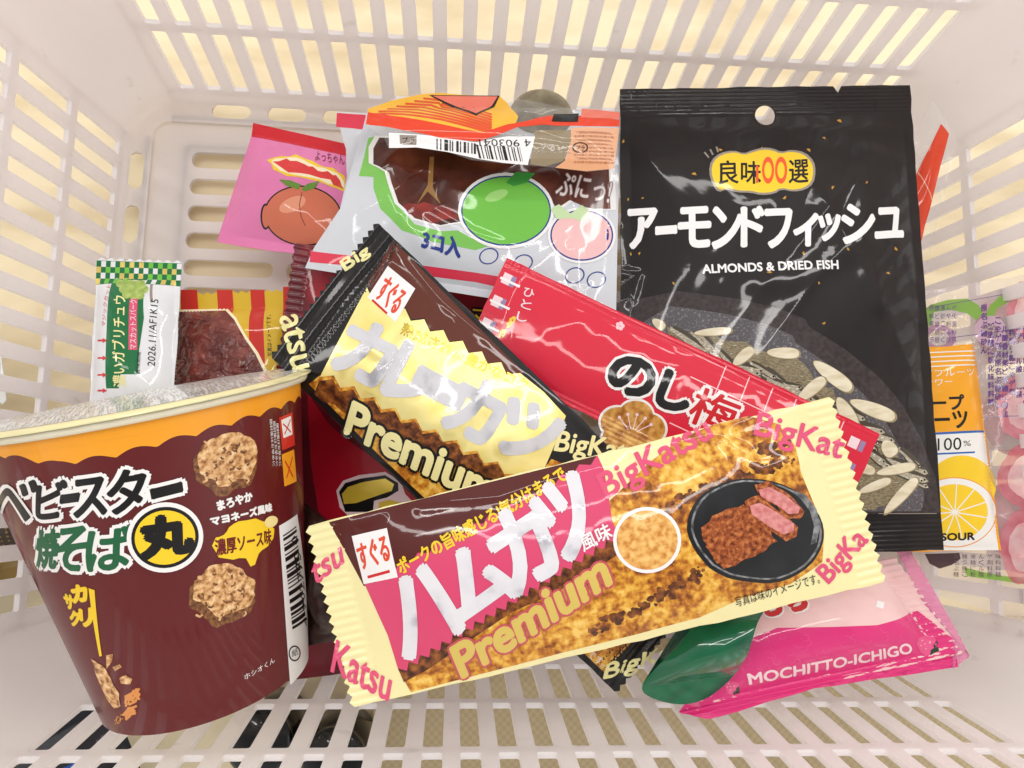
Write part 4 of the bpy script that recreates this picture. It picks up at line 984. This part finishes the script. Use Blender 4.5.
# ================================================================== SNACK CUP
class Cup:
    """a tapered paper cup; u = mm round the middle (0 faces up towards the viewer), v = mm from the bottom"""
    V = 96.0; RT = 48.6; RB = 33.0
    def __init__(s, top, bot, up):
        s.top = np.array(top); s.bot = np.array(bot); s.a = s.top-s.bot; s.h = np.linalg.norm(s.a)*1000; s.a /= np.linalg.norm(s.a); s.V = s.h
        s.x = np.array(up)-s.a*np.dot(up, s.a); s.x /= np.linalg.norm(s.x); s.y = np.cross(s.a, s.x); s.grid = None
    def r(s, v): return (s.RB+(s.RT-s.RB)*v/s.V)/1000
    def raw(s, u, v):
        th = u/42.0; r = s.r(v)[:,None]
        return s.bot+s.a*(v/1000)[:,None]+(s.x*np.cos(th)[:,None]+s.y*np.sin(th)[:,None])*r
    def frame(s, u, v):
        th = u/42.0; n = s.x*np.cos(th)[:,None]+s.y*np.sin(th)[:,None]-s.a*((s.RT-s.RB)/s.V)
        return n/np.linalg.norm(n, axis=1)[:,None]
    def pos(s, UV, h=0.0):
        n = s.frame(UV[:,0], UV[:,1]); return s.raw(UV[:,0], UV[:,1])+n*(h/1000), n
    def inv(s, pts):
        pts = np.asarray(pts, float).reshape(-1, 2)
        if s.grid is None:
            a, b = np.meshgrid(np.linspace(-1.75,1.75,90)*42, np.linspace(-.05,1.02,60)*s.V)
            s.grid = np.stack([a.ravel(), b.ravel()], 1); s.gp = proj(s.raw(s.grid[:,0], s.grid[:,1]))
            P = s.raw(s.grid[:,0], s.grid[:,1]); N_ = s.frame(s.grid[:,0], s.grid[:,1])
            vis = (N_*(CAM-P)).sum(1) > .0; s.grid = s.grid[vis]; s.gp = s.gp[vis]
        i = np.argmin(((pts[:,None,:]-s.gp[None])**2).sum(2), 1); q = s.grid[i].copy()
        for _ in range(5):
            p0 = proj(s.raw(q[:,0], q[:,1])); e = .5
            pu = (proj(s.raw(q[:,0]+e, q[:,1]))-proj(s.raw(q[:,0]-e, q[:,1])))/(2*e); pv = (proj(s.raw(q[:,0], q[:,1]+e))-proj(s.raw(q[:,0], q[:,1]-e)))/(2*e)
            d = pts-p0; det = pu[:,0]*pv[:,1]-pu[:,1]*pv[:,0]; ok = np.abs(det) > .8; det = np.where(ok, det, 1)
            st = np.stack([(d[:,0]*pv[:,1]-d[:,1]*pv[:,0])/det, (pu[:,0]*d[:,1]-pu[:,1]*d[:,0])/det], 1)*ok[:,None]
            q = q+np.clip(st, -2, 2)
        return q
top = at(147, 402, .106); bot = at(209, 677, .083)
cup = Cup(top, bot, CAM-(top+bot)/2)
MAR = mat('maroon_paper', (96, 24, 26), rough=.35, coat=.4, bump=0); ORP = mat('orange_paper', (240, 160, 38), rough=.35, coat=.4, bump=0)
t = thing('snack_cup', 'maroon paper cup of fried noodle snack with silver lid, lying at the left', 'snack cup', (top+bot)/2)
f = Part(cup, L=2.5)
P2 = 42*math.pi; f.L = 3
nU, nV = 96, 26
uu, vv = np.meshgrid(np.linspace(-P2, P2, nU+1), np.linspace(0, cup.V, nV+1)); Vg = np.stack([uu.ravel(), vv.ravel()], 1)
Tg = np.array([q for j in range(nV) for i in range(nU) for a in [j*(nU+1)+i] for q in ((a, a+1, a+nU+2), (a, a+nU+2, a+nU+1))])
f.tri(Vg, Tg, MAR, 0, 99)
wav = cup.inv([(8,458),(60,466),(110,459),(175,442),(230,426),(292,404)])
wu = np.linspace(-62, 62, 200); wy = np.interp(wu, wav[:,0], wav[:,1])+1.5*np.abs(np.sin(wu/2.9))
bandp = [(a, b) for a, b in zip(wu, wy)]+[(62, cup.V-.3), (-62, cup.V-.3)]
f.L = 1.6
f.polym(bandp, ORP, 1)
z1 = crop(1.882, 0, 360); z2 = crop(3.531, 20, 440)
INKW = mat('matte_white_ink', (240, 238, 236), rough=.35, coat=.4, bump=0); INKB = mat('matte_black_ink', (16, 14, 14), rough=.35, coat=.4, bump=0); GRNI = mat('forest_green_ink', (22, 96, 58), rough=.35, coat=.4, bump=0)
YI = mat('matte_yellow_ink', (244, 206, 40), rough=.35, coat=.4, bump=0)
for ch, x0, x1, yb, yt, sl in (('ベ',-92,34,286,146,-4),('ビ',62,150,276,148,-6),('ー',146,206,222,190,-8),('ス',196,305,272,140,-14),('タ',316,440,262,112,-20),('ー',468,572,206,170,-26)):
    f.txt(ch, z2(x0,yb), z2(x1,yb+sl), z2(x0+(4 if sl > -10 else -6),yt+4), INKB, 6, .01, rnd=.32, out=(INKW, 1.1))
for ch, x0, x1, yb, yt, sl in (('焼',66,128,446,318,4),('そ',126,232,458,312,-2),('ば',240,388,460,314,-12)):
    f.txt(ch, z2(x0,yb), z2(x1,yb+sl), z2(x0,yt), GRNI, 6.2, .0, rnd=.42, out=(INKW, 1.1))
f.ell(z2(512,342), (38,35), INKW, 7.2, rot=-10); f.ell(z2(512,342), (33.5,30.5), INKB, 8.0, rot=-10); f.ell(z2(512,342), (30,27), YI, 8.8, rot=-10)
f.txt('丸', z2(436,414), z2(604,388), z2(424,282), INKB, 9.6, .02, rnd=.75)
SN = mat('noodle_snack_print', (118, 72, 34), var=[(186, 134, 82), (222, 176, 120), (240, 206, 160)], scale=.55, detail=7, contrast=(.33,.66), coat=.4, bump=0)
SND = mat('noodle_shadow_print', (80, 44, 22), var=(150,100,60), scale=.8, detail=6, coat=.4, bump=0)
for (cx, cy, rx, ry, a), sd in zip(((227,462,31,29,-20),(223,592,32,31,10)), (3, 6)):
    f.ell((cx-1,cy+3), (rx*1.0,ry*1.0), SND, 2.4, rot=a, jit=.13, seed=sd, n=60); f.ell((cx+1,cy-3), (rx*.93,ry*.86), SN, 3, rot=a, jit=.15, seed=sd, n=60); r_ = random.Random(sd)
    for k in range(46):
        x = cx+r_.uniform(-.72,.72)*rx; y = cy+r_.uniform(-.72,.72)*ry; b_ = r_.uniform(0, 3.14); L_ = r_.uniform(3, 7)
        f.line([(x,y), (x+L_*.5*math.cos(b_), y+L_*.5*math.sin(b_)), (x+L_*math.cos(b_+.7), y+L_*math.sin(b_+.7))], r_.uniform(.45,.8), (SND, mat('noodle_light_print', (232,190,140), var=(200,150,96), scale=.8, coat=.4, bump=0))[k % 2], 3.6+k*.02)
f.txt('まろやか', z2(700,248), z2(820,212), z2(692,216), INKW, 4, .0, rnd=.2); f.txt('マヨネーズ風味', z2(676,302), z2(888,250), z2(670,272), INKW, 4, .0, rnd=.2)
f.poly(blob([z2(*p) for p in [(678,372),(690,345),(720,335),(735,308),(770,285),(830,278),(870,292),(895,312),(893,345),(870,378),(840,400),(828,440),(812,445),(795,415),(750,420),(700,415)]], .6, 2, 3), YI, 3)
f.txt('濃厚ソース味', z2(692,408), z2(886,366), z2(686,352), mat('dark_red_ink', (110,20,20), coat=.4, bump=0), 4.4, .0, rnd=.14)
f.ell(z2(884,288), (7,5.4), mat('mayo_ink', (240,220,150), coat=.4, bump=0), 4.6, rot=-30)
f.poly([z1(524,312), z1(558,290), z1(580,500), z1(584,560), z1(545,612), z1(540,545)], INKW, 3)
f.barcode(z1(531,330), z1(556,312), (z1(574,500)[0]-13, z1(574,512)[1]), INKB, 34, 4)
f.txt('4 902775 0', z1(577,500), z1(560,330), z1(571,502), INKB, 4, .01, res=1)
RDI = mat('matte_red_ink', (206,50,40), coat=.4, bump=0)
f.poly([z1(524,108), z1(549,98), z1(554,160), z1(530,170)], RDI, 3); f.poly([z1(528,113), z1(546,105), z1(549,140), z1(532,147)], INKW, 3.8); f.line([z1(531,120), z1(546,136)], .5, RDI, 4.4); f.line([z1(545,112), z1(534,140)], .5, RDI, 4.4)
f.poly([z1(529,178), z1(552,168), z1(557,228), z1(534,238)], ORP, 3); f.line([z1(535,190), z1(550,220)], .6, RDI, 4); f.line([z1(549,182), z1(538,222)], .6, RDI, 4)
for k in range(3): f.txt('開封後はお早めに', z1(506+k*6,112+k*4), z1(512+k*6,200), z1(511+k*6,111+k*4), INKW, 3, .0, res=1)
f.ell(z1(553,552), (6,8), INKB, 4.4, hole=.8); f.txt('紙', z1(548,560), z1(560,554), z1(547,546), INKB, 4.6, .02)
f.txt('ホシオくん', z1(460,602), z1(516,568), z1(458,592), INKW, 4, .01)
y5 = crop(4.04, 50, 560)
f.poly([y5(158,112), y5(182,120), y5(212,385), y5(202,388)], YI, 3)
f.txt('カ', y5(98,170), y5(152,160), y5(88,108), YI, 3.4, .02, rnd=.4); f.txt('リ', y5(128,265), y5(172,262), y5(122,200), YI, 3.4, .02, rnd=.4)
f.txt('サ', y5(66,190), y5(100,200), y5(58,135), YI, 3.4, .02, rnd=.3); f.txt('ク', y5(88,262), y5(124,262), y5(82,206), YI, 3.4, .02, rnd=.3)
OI = mat('matte_orange_ink', (226,150,80), coat=.4, bump=0)
f.txt('な', y5(268,670), y5(300,640), y5(262,640), OI, 3.4, .02); f.txt('食', y5(300,650), y5(356,612), y5(292,612), OI, 3.4, .02, rnd=.2); f.txt('感', y5(306,592), y5(366,560), y5(300,545), OI, 3.4, .02, rnd=.2)
f.poly(blob(y5([(170,400),(215,425),(250,480),(280,540),(285,590),(262,600),(230,560),(195,480)]), .8, 3, 4), SN, 3)
f.poly(blob(y5([(230,385),(258,378),(250,410),(232,440)]), .5, 2, 4), SN, 3.3); f.poly(blob(y5([(255,430),(285,415),(290,430),(265,448)]), .5, 2, 5), SN, 3.3); f.poly(blob(y5([(280,475),(310,462),(335,478),(325,500),(290,498)]), .5, 2, 6), SN, 3.3)
f.build('paper_body', t)
# bottom disc, rolled rim, foil lid
def cupring(name, prof, m, n=120, wav_=None):
    th = np.linspace(0, 2*np.pi, n, endpoint=False); V, F, UV = [], [], []
    for k, (r, v) in enumerate(prof):
        rr_ = r+(wav_[k]*(.5*np.sin(th*29)+.5*vnoise(th*9, th*0+k, 3)) if wav_ else 0)
        P = cup.bot+cup.a*(v/1000)+(np.cos(th)[:,None]*cup.x+np.sin(th)[:,None]*cup.y)*(np.broadcast_to(rr_, th.shape)/1000)[:,None]
        V.append(P); UV.append(np.stack([np.cos(th)*r, np.sin(th)*r], 1))
    for k in range(len(prof)-1):
        for i in range(n): j = (i+1) % n; F.append((k*n+i, k*n+j, (k+1)*n+j, (k+1)*n+i))
    return mesh(name, np.concatenate(V), np.array(F), None, np.concatenate(UV), None, [m], t)
PAP = mat('cup_rim_paper', (226, 220, 196), rough=.4, coat=.4, bump=0)
cupring('base_disc', [(33.0,.0),(32.2,.5),(31.2,3.5),(.01,3.4)], PAP)
H = cup.V
cupring('rim', [(48.5,H-2.2),(50.2,H-2.0),(50.9,H-1.0),(50.8,H+.2),(50.0,H+.9),(48.2,H+1.0)], PAP)
LID = mat('printed_foil_lid', (240, 239, 236), rough=.35, metal=.0, coat=.5, var=[(220,220,216),(128,132,132),(226,224,218)], scale=.34, detail=8, stretch=(.2,3.6,1), rot=.12, contrast=(.44,.60), bump=.3, bscale=.3, bdist=.0005)
LIDE = mat('foil_lid_edge', (232, 224, 172), rough=.35, metal=.1)
cupring('lid_edge', [(52.2,H+.2),(52.4,H+.8),(49.4,H+1.5),(48.8,H+1.55)], LIDE, 240, [.35,.35,.05,0])
lid = cupring('foil_lid', [(49.0,H+1.6),(45,H+1.5),(34,H+2.3),(18,H+2.7),(.01,H+2.6)], LID, 120)
# ================================================================== things standing outside the basket, seen through the slots
def loose(name, label, cat, cx, cy, cz, wd, ht, a, rgb, rgb2=None, group=None, th=8, text=None, tilt=0):
    ca, sa = math.cos(a), math.sin(a)
    P = lambda u, v: np.array([cx+u*ca-v*sa, cy+u*sa+v*ca, cz+tilt*u])
    sf = Surf(P(-wd/2,ht/2), P(wd/2,ht/2), P(wd/2,-ht/2), P(-wd/2,-ht/2), thick=th, seal=(2,5), seed=int(abs(cx*1000))+7, wr=.8, wl=14, crease=.9)
    t = thing(name, label, cat, (cx,cy,cz), group)
    o = outline(sf, (False,False,True,True)); f = Part(sf, 3); m1 = mat(name+'_%d_%d_%d' % rgb, rgb, bump=.3)
    f.polym(o, m1, 0); backing(sf, o, m1, 'back_film', t)
    if rgb2:
        m2 = mat(name+'_%d_%d_%d' % rgb2, rgb2, bump=.3)
        f.polym([(sf.U*.15, sf.V*.3), (sf.U*.85, sf.V*.25), (sf.U*.8, sf.V*.6), (sf.U*.2, sf.V*.7)], m2, 1)
    f.build('front_film', t)
loose('outside_pack', 'bright blue packet seen through the left wall slots, beside the cup lid', 'snack packet', -.252, -.048, .030, .05, .026, .1, (20, 110, 210), (90,170,230), th=4)
loose('outside_pack', 'dark packet with red print seen through the lower left wall slots', 'snack packet', -.262, -.098, .024, .07, .055, .35, (36, 30, 34), (170, 30, 30))
loose('outside_pack', 'dull gold packet seen through the left wall slots below the blue one', 'snack packet', -.225, -.076, .020, .034, .04, .2, (130, 104, 50), (60,50,40))
loose('outside_pack', 'black packet with blue print beyond the near left corner of the basket', 'snack packet', -.205, -.182, .020, .09, .045, .5, (26, 26, 34), (30, 80, 170))
loose('outside_pack', 'pale packet with orange print seen through slots left of the cup lid', 'snack packet', -.262, -.004, .030, .07, .05, .2, (222, 222, 218), (220,150,70))
BT = mat('black_gloss_cap', (16,15,16), rough=.25, bump=0)
for k, (x, y, lb) in enumerate(((-.112,-.158,'black round jar seen through the near wall slots, nearer the cup'), (-.082,-.165,'black round jar seen through the near wall slots, nearer the frontmost packet'))):
    t = thing('black_jar', lb, 'jar', (x, y, GZ), 'black jars outside the near wall')
    for nm, prof in (('jar_body', [(.0001,.0),(.0125,0),(.0135,.002),(.0135,.026),(.0115,.030)]), ('jar_lid', [(.0115,.030),(.0128,.0305),(.0128,.037),(.0115,.038),(.0001,.038)])):
        th = np.linspace(0, 2*np.pi, 40, endpoint=False); V = np.concatenate([np.stack([x+r*np.cos(th), y+r*np.sin(th), th*0+GZ+z], 1) for r, z in prof])
        F = [(a*40+i, a*40+(i+1) % 40, (a+1)*40+(i+1) % 40, (a+1)*40+i) for a in range(len(prof)-1) for i in range(40)]
        mesh(nm, V, np.array(F), None, V[:,:2]*1000, None, [BT], t)
o = mesh('woven_mat', np.array([(-.07,-.40,GZ+.001),(.40,-.40,GZ+.001),(.40,-.112,GZ+.001),(-.07,-.112,GZ+.001),(-.07,-.40,GZ+.003),(.40,-.40,GZ+.003),(.40,-.112,GZ+.003),(-.07,-.112,GZ+.003)]),
     np.array([(0,3,2,1),(4,5,6,7),(0,1,5,4),(1,2,6,5),(2,3,7,6),(3,0,4,7)]), mats=[wv]); tag(o, 'beige woven mat under the near side of the basket', 'mat')
o.data.polygons.foreach_set('use_smooth', [False]*6)
